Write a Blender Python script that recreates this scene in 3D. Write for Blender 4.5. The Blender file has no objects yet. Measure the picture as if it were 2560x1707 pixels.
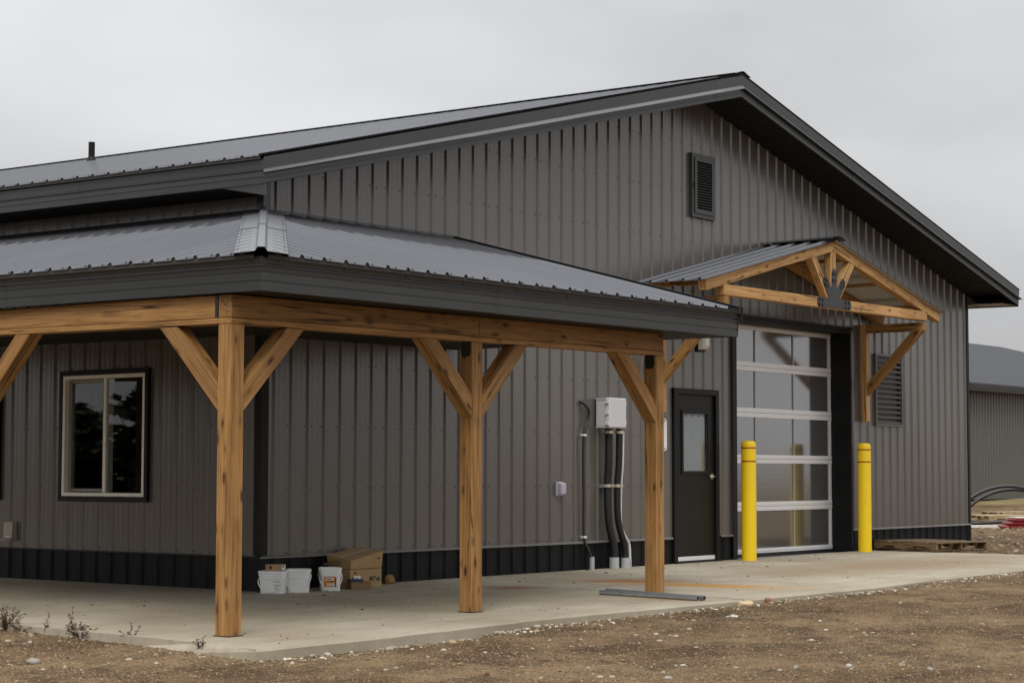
import bpy, bmesh, math, random
from mathutils import Vector, Matrix, noise
random.seed(7)
R = math.radians
S = bpy.context.scene
COL = S.collection

# ------------------------------------------------------------------ camera
cam_d = bpy.data.cameras.new('camera')
cam = bpy.data.objects.new('camera', cam_d)
COL.objects.link(cam)
CP = Vector((-13.0593, -13.1366, 1.1067))
Rv = Vector((0.61423864, -0.78911916, 0.00135701))
Uv = Vector((-0.05312325, -0.03963447, 0.9978011))
Fv = Vector((0.78733018, 0.61296008, 0.0662656))
m = Matrix((Rv, Uv, -Fv)).transposed().to_4x4()
m.translation = CP
cam.matrix_world = m
cam_d.sensor_width = 36
cam_d.lens = 4906.26 / 2560 * 36
cam_d.clip_end = 2000
S.camera = cam

# ------------------------------------------------------------------ light: overcast sky and a broad weak sun
SUN_EL, SUN_AZ = R(50), R(242)          # azimuth clockwise from +y: the light comes from the left
wd = bpy.data.worlds.new('World'); S.world = wd; wd.use_nodes = True
nt = wd.node_tree; N = nt.nodes; L = nt.links
for n in list(N): N.remove(n)
out = N.new('ShaderNodeOutputWorld'); bg = N.new('ShaderNodeBackground')
sky = N.new('ShaderNodeTexSky'); sky.sky_type = 'NISHITA'; sky.sun_disc = False
sky.sun_elevation = SUN_EL; sky.sun_rotation = SUN_AZ; sky.dust_density = 6; sky.air_density = 1.0
skm = N.new('ShaderNodeMix'); skm.data_type = 'RGBA'; skm.blend_type = 'MULTIPLY'; skm.inputs[0].default_value = 1
L.new(sky.outputs[0], skm.inputs[6]); skm.inputs[7].default_value = (.10, .10, .10, 1)
tc = N.new('ShaderNodeTexCoord'); sep = N.new('ShaderNodeSeparateXYZ'); L.new(tc.outputs['Generated'], sep.inputs[0])
mr = N.new('ShaderNodeMapRange'); mr.inputs[1].default_value = 0; mr.inputs[2].default_value = 1
mr.inputs[3].default_value = .60; mr.inputs[4].default_value = 2.05
pw = N.new('ShaderNodeMath'); pw.operation = 'POWER'; pw.use_clamp = True; pw.inputs[1].default_value = 1.6; L.new(sep.outputs[2], pw.inputs[0])
L.new(pw.outputs[0], mr.inputs[0])
mp = N.new('ShaderNodeMapping'); mp.inputs['Scale'].default_value = (1.5, 1.5, 4.0); L.new(tc.outputs['Generated'], mp.inputs[0])
nz = N.new('ShaderNodeTexNoise'); nz.inputs['Scale'].default_value = 2.0; nz.inputs['Detail'].default_value = 4; nz.inputs['Roughness'].default_value = .45
L.new(mp.outputs[0], nz.inputs[0])
mr2 = N.new('ShaderNodeMapRange'); mr2.inputs[1].default_value = .3; mr2.inputs[2].default_value = .7
mr2.inputs[3].default_value = .75; mr2.inputs[4].default_value = 1.18; L.new(nz.outputs[0], mr2.inputs[0])
mu = N.new('ShaderNodeMath'); mu.operation = 'MULTIPLY'; L.new(mr.outputs[0], mu.inputs[0]); L.new(mr2.outputs[0], mu.inputs[1])
cmb = N.new('ShaderNodeMix'); cmb.data_type = 'RGBA'; cmb.blend_type = 'MULTIPLY'; cmb.inputs[0].default_value = 1
L.new(mu.outputs[0], cmb.inputs[6]); cmb.inputs[7].default_value = (.99, .995, 1.01, 1)
mix = N.new('ShaderNodeMix'); mix.data_type = 'RGBA'; mix.inputs[0].default_value = .93
L.new(skm.outputs[2], mix.inputs[6]); L.new(cmb.outputs[2], mix.inputs[7])
L.new(mix.outputs[2], bg.inputs[0]); bg.inputs[1].default_value = 1.0; L.new(bg.outputs[0], out.inputs[0])

sd = bpy.data.lights.new('sun', 'SUN'); sd.energy = 1.5; sd.angle = R(28); sd.color = (1, .97, .93)
sun = bpy.data.objects.new('sun', sd); COL.objects.link(sun)
sv = Vector((math.sin(SUN_AZ) * math.cos(SUN_EL), math.cos(SUN_AZ) * math.cos(SUN_EL), math.sin(SUN_EL)))
sun.rotation_euler = sv.to_track_quat('Z', 'Y').to_euler(); sun.location = (-20, -20, 30)
S.view_settings.view_transform = 'Standard'; S.view_settings.look = 'None'
S.view_settings.exposure = 0.12; S.view_settings.gamma = 1
S.render.engine = 'CYCLES'

# ------------------------------------------------------------------ materials
MATS = {}
class NB:
    """small node-building helper"""
    def __init__(s, name):
        s.m = bpy.data.materials.new(name); s.m.use_nodes = True
        s.t = s.m.node_tree; s.b = s.t.nodes['Principled BSDF']; MATS[name] = s.m
    def n(s, typ, **kw):
        o = s.t.nodes.new(typ)
        for k, v in kw.items(): setattr(o, k, v)
        return o
    def l(s, a, b): s.t.links.new(a, b)
    def coord(s, kind='Object', scale=(1, 1, 1), rnd=False):
        tcn = s.n('ShaderNodeTexCoord'); mpn = s.n('ShaderNodeMapping'); mpn.inputs['Scale'].default_value = scale
        src = tcn.outputs[kind]
        if rnd:
            oi = s.n('ShaderNodeObjectInfo'); ml = s.n('ShaderNodeVectorMath', operation='SCALE')
            cb = s.n('ShaderNodeCombineXYZ')
            for i in range(3): s.l(oi.outputs['Random'], cb.inputs[i])
            s.l(cb.outputs[0], ml.inputs[0]); ml.inputs['Scale'].default_value = 37.0
            ad = s.n('ShaderNodeVectorMath', operation='ADD'); s.l(src, ad.inputs[0]); s.l(ml.outputs[0], ad.inputs[1]); src = ad.outputs[0]
        s.l(src, mpn.inputs[0]); return mpn.outputs[0]
    def pos(s, scale=(1, 1, 1)):
        g = s.n('ShaderNodeNewGeometry'); mpn = s.n('ShaderNodeMapping'); mpn.inputs['Scale'].default_value = scale
        s.l(g.outputs['Position'], mpn.inputs[0]); return mpn.outputs[0]
    def noise(s, vec, scale, detail=4, rough=.55, dist=0):
        o = s.n('ShaderNodeTexNoise'); s.l(vec, o.inputs[0]); o.inputs['Scale'].default_value = scale
        o.inputs['Detail'].default_value = detail; o.inputs['Roughness'].default_value = rough; o.inputs['Distortion'].default_value = dist
        return o.outputs[0]
    def ramp(s, f, stops):
        o = s.n('ShaderNodeValToRGB'); e = o.color_ramp.elements
        while len(e) < len(stops): e.new(.5)
        for i, (p, c) in enumerate(stops):
            e[i].position = p; e[i].color = (c, c, c, 1) if isinstance(c, (int, float)) else (*c, 1)
        s.l(f, o.inputs[0]); return o.outputs[0]
    def mixc(s, f, a, b, mode='MIX'):
        o = s.n('ShaderNodeMix'); o.data_type = 'RGBA'; o.blend_type = mode
        for i, v in ((0, f), (6, a), (7, b)):
            if isinstance(v, (int, float)): o.inputs[i].default_value = v if i == 0 else (v, v, v, 1)
            elif isinstance(v, tuple): o.inputs[i].default_value = (*v, 1)
            else: s.l(v, o.inputs[i])
        return o.outputs[2]
    def math(s, op, a, b=None):
        o = s.n('ShaderNodeMath'); o.operation = op
        for i, v in enumerate((a, b)):
            if v is None: continue
            if isinstance(v, (int, float)): o.inputs[i].default_value = v
            else: s.l(v, o.inputs[i])
        return o.outputs[0]
    def bump(s, h, strength, dist=.01):
        o = s.n('ShaderNodeBump'); o.inputs['Strength'].default_value = strength; o.inputs['Distance'].default_value = dist
        s.l(h, o.inputs['Height']); s.l(o.outputs[0], s.b.inputs['Normal'])
    def set(s, **kw):
        names = dict(base='Base Color', rough='Roughness', metal='Metallic', ior='IOR', spec='Specular IOR Level', trans='Transmission Weight', coat='Coat Weight', coatr='Coat Roughness')
        for k, v in kw.items():
            i = s.b.inputs[names[k]]
            if isinstance(v, tuple): i.default_value = (*v, 1)
            elif isinstance(v, (int, float)): i.default_value = v
            else: s.l(v, i)
        return s

def metal_paint(name, col, rough=.38, spec=.5, streak=.18, dirt=None, obj_rand=.06, bump=.04, metal=0, edge=None):
    b = NB(name)
    p = b.pos((1, 1, 1)); st = b.pos((22, 22, .55))
    n1 = b.noise(p, 1.3, 4); n2 = b.noise(st, 1.0, 5, .65)
    oi = b.n('ShaderNodeObjectInfo')
    f = b.math('ADD', b.math('MULTIPLY', n2, streak), b.math('MULTIPLY', n1, .16))
    f = b.math('ADD', f, b.math('MULTIPLY', oi.outputs['Random'], obj_rand))
    f = b.math('ADD', f, 1 - streak / 2 - .08 - obj_rand / 2)
    c = b.mixc(1.0, col, f, 'MULTIPLY')
    if dirt:
        d = b.ramp(b.noise(b.pos((5, 5, .8)), 1.4, 6, .7), [(.56, 0), (.78, 1)])
        c = b.mixc(b.math('MULTIPLY', d, dirt[1]), c, dirt[0])
    r = b.math('ADD', b.math('MULTIPLY', b.noise(p, 3.0, 5), rough * .4), rough * .8)
    b.set(base=c, rough=r, spec=spec, metal=metal)
    if edge is not None: b.b.inputs['Specular Tint'].default_value = (edge, edge, edge, 1)
    if bump: b.bump(b.noise(b.pos((1.1, 1.1, 1.1)), 1.0, 2, .4), bump, .08)
    return b.m

SIDING = metal_paint('siding_paint', (.101, .090, .079), .24, .95, .10, ((.2, .18, .16), .08), .10)
FASCIA = metal_paint('fascia_paint', (.072, .074, .074), .22, .5, .10, bump=.08, metal=.5, edge=.5)
ROOF = metal_paint('roof_paint', (.145, .150, .162), .11, .35, .08, bump=0.0, metal=.5, edge=.28)
GLINT = metal_paint('hem_glint_paint', (.16, .164, .168), .30, .5, .08, metal=.4)  # fascia paint made brighter: a painted sky glint for the rake lip
CAPM = metal_paint('hip_cap_paint', (.16, .165, .178), .40, .5, .08, bump=.05, metal=.4)
TRIM = metal_paint('black_trim_paint', (.0055, .0057, .006), .45, .22, .12)
WAINS = metal_paint('black_wainscot_paint', (.0045, .0047, .0053), .5, .2, .3, ((.07, .064, .055), .4))
SOFFIT = metal_paint('soffit_paint', (.016, .0145, .013), .6, .25, .1)
DRIP = metal_paint('drip_cap_paint', (.16, .155, .15), .35, .5, .1)
DOORP = metal_paint('door_paint', (.0065, .0056, .0050), .45, .25, .06)
UNDER = metal_paint('galvanised_underside', (.52, .50, .46), .45, .4, .1)
VENTP = metal_paint('vent_paint', (.105, .098, .09), .45, .4, .1)
GDARK = metal_paint('dark_vent_paint', (.045, .047, .046), .42, .45, .1)
NEIGHW = metal_paint('neighbour_wall_paint', (.105, .098, .09), .45, .4, .1)
NEIGHR = metal_paint('neighbour_roof_paint', (.085, .088, .093), .85, .15, .1)

def plain(name, col, rough=.5, spec=.5, metal=0, var=.12, scale=8, bump=0):
    b = NB(name); n = b.noise(b.coord('Object', rnd=True), scale, 5)
    f = b.math('ADD', b.math('MULTIPLY', n, var * 2), 1 - var)
    b.set(base=b.mixc(1.0, col, f, 'MULTIPLY'), rough=rough, spec=spec, metal=metal)
    if bump: b.bump(n, bump, .01)
    return b.m

ALU = plain('brushed_aluminium', (.80, .80, .81), .42, .5, .35, .06, 20)
STILE = plain('dull_aluminium', (.42, .42, .42), .45, .5, .3, .06, 20)
GALV = plain('galvanised_steel', (.42, .46, .47), .42, .5, .85, .25, 14)
STEELB = plain('black_steel', (.022, .023, .025), .45, .5, 0, .1)
BOLT = plain('bolt_black', (.010, .010, .012), .4)
SCREW = plain('screw_dark', (.02, .02, .02), .5)
FRAMEW = plain('cream_vinyl', (.92, .89, .80), .4, .5, 0, .05, 5)
SASHG = plain('grey_sash', (.26, .25, .22), .4)
b = NB('yellow_bollard_plastic'); co = b.coord('Object', rnd=True)
c = b.mixc(b.ramp(b.noise(b.coord('Object', (1, 1, .35), True), 7, 6, .7), [(.60, 0), (.74, .55)]), (.80, .55, .004), (.50, .37, .05))
c = b.mixc(b.ramp(b.noise(b.coord('Object', (1, 1, 3), True), 16, 5, .75), [(.66, 0), (.72, .7)]), c, (.20, .15, .07))
b.set(base=c, rough=b.math('ADD', b.math('MULTIPLY', b.noise(co, 9, 4), .3), .25), spec=.5); YEL = b.m
REDT = plain('red_reflective_tape', (.28, .012, .006), .35)
PLASW = plain('white_bucket_plastic', (.86, .87, .86), .38, .5, 0, .05, 9)
PLASG = plain('grey_box_plastic', (.56, .56, .57), .45, .4, 0, .05, 9)
PLASD = plain('grey_box_side_plastic', (.50, .50, .52), .45, .4, 0, .05, 9)
PVC = plain('pvc_grey', (.42, .43, .44), .45)
PVCL = plain('pvc_light_grey', (.62, .63, .64), .4)
HOSEB = plain('black_hose', (.018, .018, .019), .42, .5, 0, .1, 20)
CORR = plain('corrugated_hose', (.012, .0122, .013), .5, .3, 0, .1, 20)
BRASS = plain('zinc_fitting', (.60, .56, .44), .35, .5, .6)
CARD = plain('cardboard', (.40, .265, .135), .85, .2, 0, .12, 6, .1)
CARDD = plain('cardboard_dark', (.26, .165, .085), .85, .2, 0, .12, 6)
INK = plain('black_ink', (.012, .012, .013), .6)
PAPER = plain('white_paper', (.72, .72, .72), .7)
TAPE = plain('packing_tape', (.55, .45, .32), .25)
ORANGE = plain('orange_label', (.62, .22, .015), .5, .4, 0, .3, 40)
BLUEP = plain('dark_blue_plastic', (.02, .03, .10), .4)
REDP = plain('red_painted_steel', (.22, .010, .012), .4, .5, 0, .15, 6)
BEIGE = plain('tan_vent_plastic', (.36, .32, .24), .5)
LENS = plain('light_lens', (.72, .72, .68), .25)
CHROME = plain('satin_nickel', (.66, .63, .57), .28, .5, .9)
WEED = plain('dry_weed', (.075, .052, .033), .8, .2, 0, .4, 30)
TWIG = plain('weed_stem', (.10, .055, .035), .8, .2)
FLAKE = plain('debris', (.06, .05, .04), .9, .1, 0, .5, 4)
OUTLET = plain('outlet_cover', (.42, .40, .50), .15, .5, 0, .1, 12)
PLYW = plain('pale_board', (.62, .60, .55), .7)
FLOORM = plain('interior_floor', (.2, .2, .2), .7)
INTW = plain('interior_wall', (.25, .25, .25), .8)

def glass(name):
    b = NB(name); b.set(base=(.9, .93, .92), rough=.01, ior=1.5, trans=1.0); return b.m
GLASS = glass('window_glass')
b = NB('polycarbonate_panel')
pz = b.pos((0, 0, 1)); wv = b.n('ShaderNodeTexWave'); wv.wave_type = 'BANDS'; wv.bands_direction = 'Z'
b.l(pz, wv.inputs[0]); wv.inputs['Scale'].default_value = 14; wv.inputs['Distortion'].default_value = 0
b.set(base=b.mixc(b.ramp(wv.outputs[0], [(.62, 0), (.9, 1)]), (.060, .059, .057), (.110, .108, .105)), rough=.09, ior=3.1)
b.bump(wv.outputs[0], .012, .01); POLY = b.m

# timber: grain runs along the local X axis of every piece
def timber_mat(name, light, mid, dark, knots=1.0):
    b = NB(name)
    g1 = b.noise(b.coord('Object', (1.6, 40, 40), True), 1.0, 7, .65, .5)
    g2 = b.noise(b.coord('Object', (.9, 5, 5), True), 1.0, 3, .5, .8)
    c = b.ramp(g1, [(.32, dark), (.47, mid), (.66, light)])
    c = b.mixc(b.math('MULTIPLY', b.ramp(g2, [(.35, 0), (.7, 1)]), .45), c, mid)
    kv = b.n('ShaderNodeTexVoronoi'); kv.feature = 'F1'
    b.l(b.coord('Object', (5.2, 14, 14), True), kv.inputs[0]); kv.inputs['Scale'].default_value = 1.0
    sx = b.n('ShaderNodeSeparateColor'); b.l(kv.outputs['Color'], sx.inputs[0])
    gate = b.math('MULTIPLY', b.math('GREATER_THAN', sx.outputs[0], .50), b.math('ADD', b.math('MULTIPLY', sx.outputs[1], .5), .5))
    core = b.math('MULTIPLY', b.ramp(kv.outputs['Distance'], [(.15, 1), (.26, 0)]), gate)
    halo = b.math('MULTIPLY', b.ramp(kv.outputs['Distance'], [(.15, 1), (.46, 0)]), gate)
    c = b.mixc(b.math('MULTIPLY', halo, .55 * knots), c, dark)
    c = b.mixc(b.math('MULTIPLY', core, .95 * knots), c, (.045, .018, .007))
    ck = b.noise(b.coord('Object', (.30, 15, 15), True), 1.0, 2, .4, .12)
    crack = b.ramp(b.math('ABSOLUTE', b.math('SUBTRACT', ck, .5)), [(.006, 1), (.016, 0)])
    gk = b.ramp(b.noise(b.coord('Object', (.9, 2, 2), True), 1.0, 2), [(.44, 0), (.5, 1)])
    crack = b.math('MULTIPLY', crack, gk)
    c = b.mixc(b.math('MULTIPLY', crack, .85), c, (.03, .014, .006))
    w = b.ramp(b.noise(b.coord('Object', (1.1, 3, 3), True), 1.3, 4, .6), [(.42, 0), (.7, 1)])
    c = b.mixc(b.math('MULTIPLY', w, .35), c, dark)
    oi = b.n('ShaderNodeObjectInfo')
    f = b.math('ADD', b.math('MULTIPLY', oi.outputs['Random'], .36), .80)
    c = b.mixc(1.0, c, f, 'MULTIPLY')
    b.set(base=c, rough=.62, spec=.3)
    h = b.math('SUBTRACT', b.math('MULTIPLY', g1, .6), b.math('MULTIPLY', crack, 2.0))
    b.bump(h, .35, .004)
    return b.m
WOOD = timber_mat('stained_timber', (.43, .242, .090), (.305, .156, .048), (.130, .056, .016))
WOODL = timber_mat('pale_stained_timber', (.55, .345, .150), (.43, .240, .088), (.20, .097, .032))
PALW = timber_mat('weathered_pallet_wood', (.24, .165, .09), (.15, .10, .055), (.07, .048, .03), .3)
PALP = timber_mat('new_pallet_wood', (.50, .40, .25), (.40, .30, .17), (.22, .14, .08), .5)

# concrete with joints' dust, dirt and rust stains
b = NB('concrete')
p = b.pos()
n1 = b.noise(p, .55, 5, .6); n2 = b.noise(p, 4.0, 6, .65); n3 = b.noise(p, 60, 3, .6)
c = b.ramp(n1, [(.3, (.275, .235, .165)), (.7, (.445, .40, .315))])
c = b.mixc(b.math('MULTIPLY', b.ramp(n2, [(.45, 0), (.72, 1)]), .4), c, (.28, .235, .165))
ns = b.noise(b.pos((.5, 2.6, 1)), 1.6, 6, .7)
c = b.mixc(b.math('MULTIPLY', b.ramp(ns, [(.5, 0), (.7, 1)]), .5), c, (.21, .165, .105))
c = b.mixc(b.math('MULTIPLY', b.ramp(n3, [(.3, 1), (.5, 0)]), .22), c, (.18, .16, .13))
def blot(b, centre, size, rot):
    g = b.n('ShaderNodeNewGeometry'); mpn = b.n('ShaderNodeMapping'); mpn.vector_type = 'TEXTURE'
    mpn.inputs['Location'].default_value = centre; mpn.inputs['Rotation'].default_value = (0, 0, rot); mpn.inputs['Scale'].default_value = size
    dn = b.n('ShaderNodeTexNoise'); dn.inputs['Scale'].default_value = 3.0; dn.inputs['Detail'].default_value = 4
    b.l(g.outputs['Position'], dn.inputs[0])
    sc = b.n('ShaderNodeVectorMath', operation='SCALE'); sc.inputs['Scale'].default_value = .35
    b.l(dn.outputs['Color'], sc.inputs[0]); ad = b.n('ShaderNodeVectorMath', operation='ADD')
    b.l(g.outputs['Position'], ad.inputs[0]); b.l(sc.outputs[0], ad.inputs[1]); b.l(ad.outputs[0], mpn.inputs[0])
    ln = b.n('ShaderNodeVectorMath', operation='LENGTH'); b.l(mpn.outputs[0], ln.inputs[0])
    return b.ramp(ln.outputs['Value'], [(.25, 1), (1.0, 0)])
for cen, sz_, rot, colr, amt in [((2.1, -1.3, .1), (.42, .35, 1), .6, (.22, .085, .02), .75), ((3.75, -1.55, .1), (.75, .42, 1), -1.0, (.30, .095, .014), .8),
                                 ((3.55, -2.5, .1), (1.4, .42, 1), -1.45, (.40, .20, .035), .85), ((1.75, -3.35, .1), (.5, .3, 1), -1.3, (.25, .11, .03), .45),
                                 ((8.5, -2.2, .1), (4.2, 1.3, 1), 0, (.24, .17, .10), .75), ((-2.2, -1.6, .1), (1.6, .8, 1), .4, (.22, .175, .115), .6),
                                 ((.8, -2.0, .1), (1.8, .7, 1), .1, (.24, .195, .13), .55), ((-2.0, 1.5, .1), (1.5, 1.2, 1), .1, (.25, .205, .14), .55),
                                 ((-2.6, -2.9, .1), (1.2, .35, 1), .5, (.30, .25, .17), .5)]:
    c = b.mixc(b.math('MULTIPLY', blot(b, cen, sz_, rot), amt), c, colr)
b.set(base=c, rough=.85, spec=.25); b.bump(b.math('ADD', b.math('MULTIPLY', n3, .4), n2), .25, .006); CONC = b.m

# dirt ground and stones
b = NB('dirt')
p = b.pos()
n1 = b.noise(p, .75, 6, .65); n2 = b.noise(p, 2.4, 6, .7); n3 = b.noise(p, 38, 5, .7); n4 = b.noise(p, 130, 3, .6)
c = b.ramp(n1, [(.38, (.078, .045, .022)), (.60, (.245, .168, .092))])
c = b.mixc(b.math('MULTIPLY', b.ramp(n2, [(.48, 0), (.62, 1)]), .7), c, (.052, .032, .019))
c = b.mixc(b.ramp(n3, [(.5, 0), (.68, .7)]), c, (.21, .145, .080))
c = b.mixc(b.ramp(n4, [(.58, 0), (.7, .8)]), c, (.28, .205, .125))
c = b.mixc(b.ramp(n3, [(.34, .85), (.48, 0)]), c, (.040, .025, .014))
b.set(base=c, rough=.95, spec=.15)
b.bump(b.math('ADD', b.math('MULTIPLY', n4, .5), b.math('ADD', n3, n2)), .9, .02); DIRT = b.m
b = NB('stone')
at = b.n('ShaderNodeVertexColor'); at.layer_name = 'tint'
n1 = b.noise(b.pos(), 45, 4)
b.set(base=b.mixc(1.0, at.outputs[0], b.math('ADD', b.math('MULTIPLY', n1, .5), .75), 'MULTIPLY'), rough=.75, spec=.3); STONE = b.m
b = NB('rock')
oi = b.n('ShaderNodeObjectInfo'); n1 = b.noise(b.coord('Object', rnd=True), 30, 5)
c = b.ramp(oi.outputs['Random'], [(0, (.38, .33, .25)), (.35, (.28, .235, .175)), (.6, (.46, .43, .36)), (.8, (.20, .175, .155)), (1, (.40, .29, .17))])
b.set(base=b.mixc(1.0, c, b.math('ADD', b.math('MULTIPLY', n1, .6), .7), 'MULTIPLY'), rough=.75, spec=.3); b.bump(n1, .3, .004); ROCK = b.m
b = NB('dry_grass')
n1 = b.noise(b.pos(), 1.2, 5)
b.set(base=b.ramp(n1, [(.3, (.15, .125, .055)), (.7, (.27, .215, .11))]), rough=.95, spec=.1); GRASS = b.m

# ------------------------------------------------------------------ mesh helpers
class MB:
    def __init__(s): s.v = []; s.f = []
    def quad(s, a, b_, c_, d): i = len(s.v); s.v += [a, b_, c_, d]; s.f.append((i, i + 1, i + 2, i + 3))
    def box(s, x0, x1, y0, y1, z0, z1):
        i = len(s.v)
        s.v += [(x0, y0, z0), (x1, y0, z0), (x1, y1, z0), (x0, y1, z0), (x0, y0, z1), (x1, y0, z1), (x1, y1, z1), (x0, y1, z1)]
        s.f += [tuple(i + k for k in q) for q in ((0, 3, 2, 1), (4, 5, 6, 7), (0, 1, 5, 4), (1, 2, 6, 5), (2, 3, 7, 6), (3, 0, 4, 7))]
        return s
    def prism(s, poly, a, b_, f):
        """poly: 2d points; f(u,v,w) -> xyz; extruded w from a to b"""
        n = len(poly); i = len(s.v)
        s.v += [f(u, v, a) for u, v in poly] + [f(u, v, b_) for u, v in poly]
        s.f += [tuple(range(i + n - 1, i - 1, -1)), tuple(range(i + n, i + 2 * n))]
        s.f += [(i + k, i + (k + 1) % n, i + n + (k + 1) % n, i + n + k) for k in range(n)]
        return s
    def tube(s, pts, r, seg=10, caps=True):
        pts = [Vector(q) for q in pts]; n = len(pts); rs = r if isinstance(r, (list, tuple)) else [r] * n
        i0 = len(s.v); t0 = (pts[1] - pts[0]).normalized(); ref = Vector((0, 0, 1)) if abs(t0.z) < .9 else Vector((1, 0, 0))
        u = t0.cross(ref).normalized()
        for k in range(n):
            t = ((pts[min(k + 1, n - 1)] - pts[max(k - 1, 0)])).normalized()
            u = (u - t * u.dot(t)).normalized(); w = t.cross(u)
            for j in range(seg):
                a = 2 * math.pi * j / seg; s.v.append(tuple(pts[k] + (u * math.cos(a) + w * math.sin(a)) * rs[k]))
        for k in range(n - 1):
            for j in range(seg):
                a = i0 + k * seg + j; b2 = i0 + k * seg + (j + 1) % seg
                s.f.append((a, b2, b2 + seg, a + seg))
        if caps:
            s.f.append(tuple(i0 + j for j in range(seg - 1, -1, -1))); s.f.append(tuple(i0 + (n - 1) * seg + j for j in range(seg)))
        return s
    def loft(s, rings, cap0=True, cap1=True):
        i0 = len(s.v); n = len(rings[0])
        for r_ in rings: s.v += [tuple(q) for q in r_]
        for k in range(len(rings) - 1):
            for j in range(n):
                a = i0 + k * n + j; b2 = i0 + k * n + (j + 1) % n
                s.f.append((a, b2, b2 + n, a + n))
        if cap0: s.f.append(tuple(i0 + j for j in range(n - 1, -1, -1)))
        if cap1: s.f.append(tuple(i0 + (len(rings) - 1) * n + j for j in range(n)))
        return s
    def strip(s, prof, ends):
        """prof: list of (out, up). ends: list of (base, outvec): extruded through all ends (open surface)."""
        n = len(prof); i0 = len(s.v)
        for base, ov in ends:
            for o, z in prof: s.v.append((base[0] + ov[0] * o, base[1] + ov[1] * o, base[2] + z))
        for k in range(len(ends) - 1):
            for j in range(n - 1):
                a = i0 + k * n + j; s.f.append((a, a + 1, a + n + 1, a + n))
        return s
    def build(s, name, mat, parent=None, bevel=0, smooth=False, loc=None, rotz=0, recalc=True):
        me = bpy.data.meshes.new(name); me.from_pydata(s.v, [], s.f)
        if bevel or recalc:
            bm = bmesh.new(); bm.from_mesh(me)
            if recalc: bmesh.ops.recalc_face_normals(bm, faces=bm.faces)
            if bevel: bmesh.ops.bevel(bm, geom=list(bm.edges), offset=bevel, segments=1, affect='EDGES', profile=.5)
            bm.to_mesh(me); bm.free()
        if smooth:
            for q in me.polygons: q.use_smooth = True
        me.materials.append(mat)
        o = bpy.data.objects.new(name, me); COL.objects.link(o)
        if parent: o.parent = parent
        if loc is not None: o.location = loc
        o.rotation_euler.z = rotz
        return o
def smooth_by_angle(o, ang=35):
    me = o.data
    for q in me.polygons: q.use_smooth = True
    bm = bmesh.new(); bm.from_mesh(me)
    for e in bm.edges:
        if len(e.link_faces) == 2 and e.calc_face_angle(0) > R(ang): e.smooth = False
    bm.to_mesh(me); bm.free(); return o
def empty(name, loc=(0, 0, 0), rotz=0, parent=None):
    o = bpy.data.objects.new(name, None); COL.objects.link(o); o.location = loc; o.rotation_euler.z = rotz
    o.empty_display_size = .1
    if parent: o.parent = parent
    return o
def tag(o, label, cat, group=None):
    o['label'] = label; o['category'] = cat
    if group: o['group'] = group
    return o
def struct(o): o['kind'] = 'structure'; return o
def stuff(o): o['kind'] = 'stuff'; return o
def copy_tree(o, parent=None):
    c_ = o.copy(); COL.objects.link(c_); c_.parent = parent
    for ch in list(o.children): copy_tree(ch, c_)
    return c_
def ngon(r, n=12, ph=0): return [(r * math.cos(2 * math.pi * k / n + ph), r * math.sin(2 * math.pi * k / n + ph)) for k in range(n)]
def lerp(a, b_, t): return a + (b_ - a) * t
def interp(x, xs, ys):
    if x <= xs[0]: return ys[0]
    for i in range(len(xs) - 1):
        if x <= xs[i + 1]: return lerp(ys[i], ys[i + 1], (x - xs[i]) / (xs[i + 1] - xs[i]))
    return ys[-1]

def timber(name, A, B, w, h, mat, parent, bevel=.006, cutA=None, cutB=None, side=None):
    """squared timber from A to B (centre line); w across, h upright. local X runs along the grain.
    cutA / cutB: shear of the end face (local x shift per local z)."""
    A = Vector(A); B = Vector(B); d = (B - A); Ln = d.length; x = d.normalized()
    s_ = Vector(side) if side else (Vector((0, 0, 1)).cross(x) if abs(x.z) < .999 else Vector((0, 1, 0)))
    y = (s_ - x * s_.dot(x)).normalized(); z = x.cross(y)
    ca = cutA or 0; cb = cutB or 0
    P = []
    for sx in (0, 1):
        for sy, sz__ in ((-1, -1), (1, -1), (1, 1), (-1, 1)):
            xx = Ln * sx + (ca if sx == 0 else cb) * sz__ * h / 2
            P.append((xx, sy * w / 2, sz__ * h / 2))
    mb = MB(); mb.v = P; mb.f = [(0, 3, 2, 1), (4, 5, 6, 7), (0, 1, 5, 4), (1, 2, 6, 5), (2, 3, 7, 6), (3, 0, 4, 7)]
    o = mb.build(name, mat, parent, bevel)
    M = Matrix((x, y, z)).transposed().to_4x4(); M.translation = A
    if parent: o.matrix_world = M; o.matrix_parent_inverse = Matrix.Translation(-Vector(parent.location)) if parent.rotation_euler.z == 0 else parent.matrix_basis.inverted()
    else: o.matrix_world = M
    return o

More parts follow.
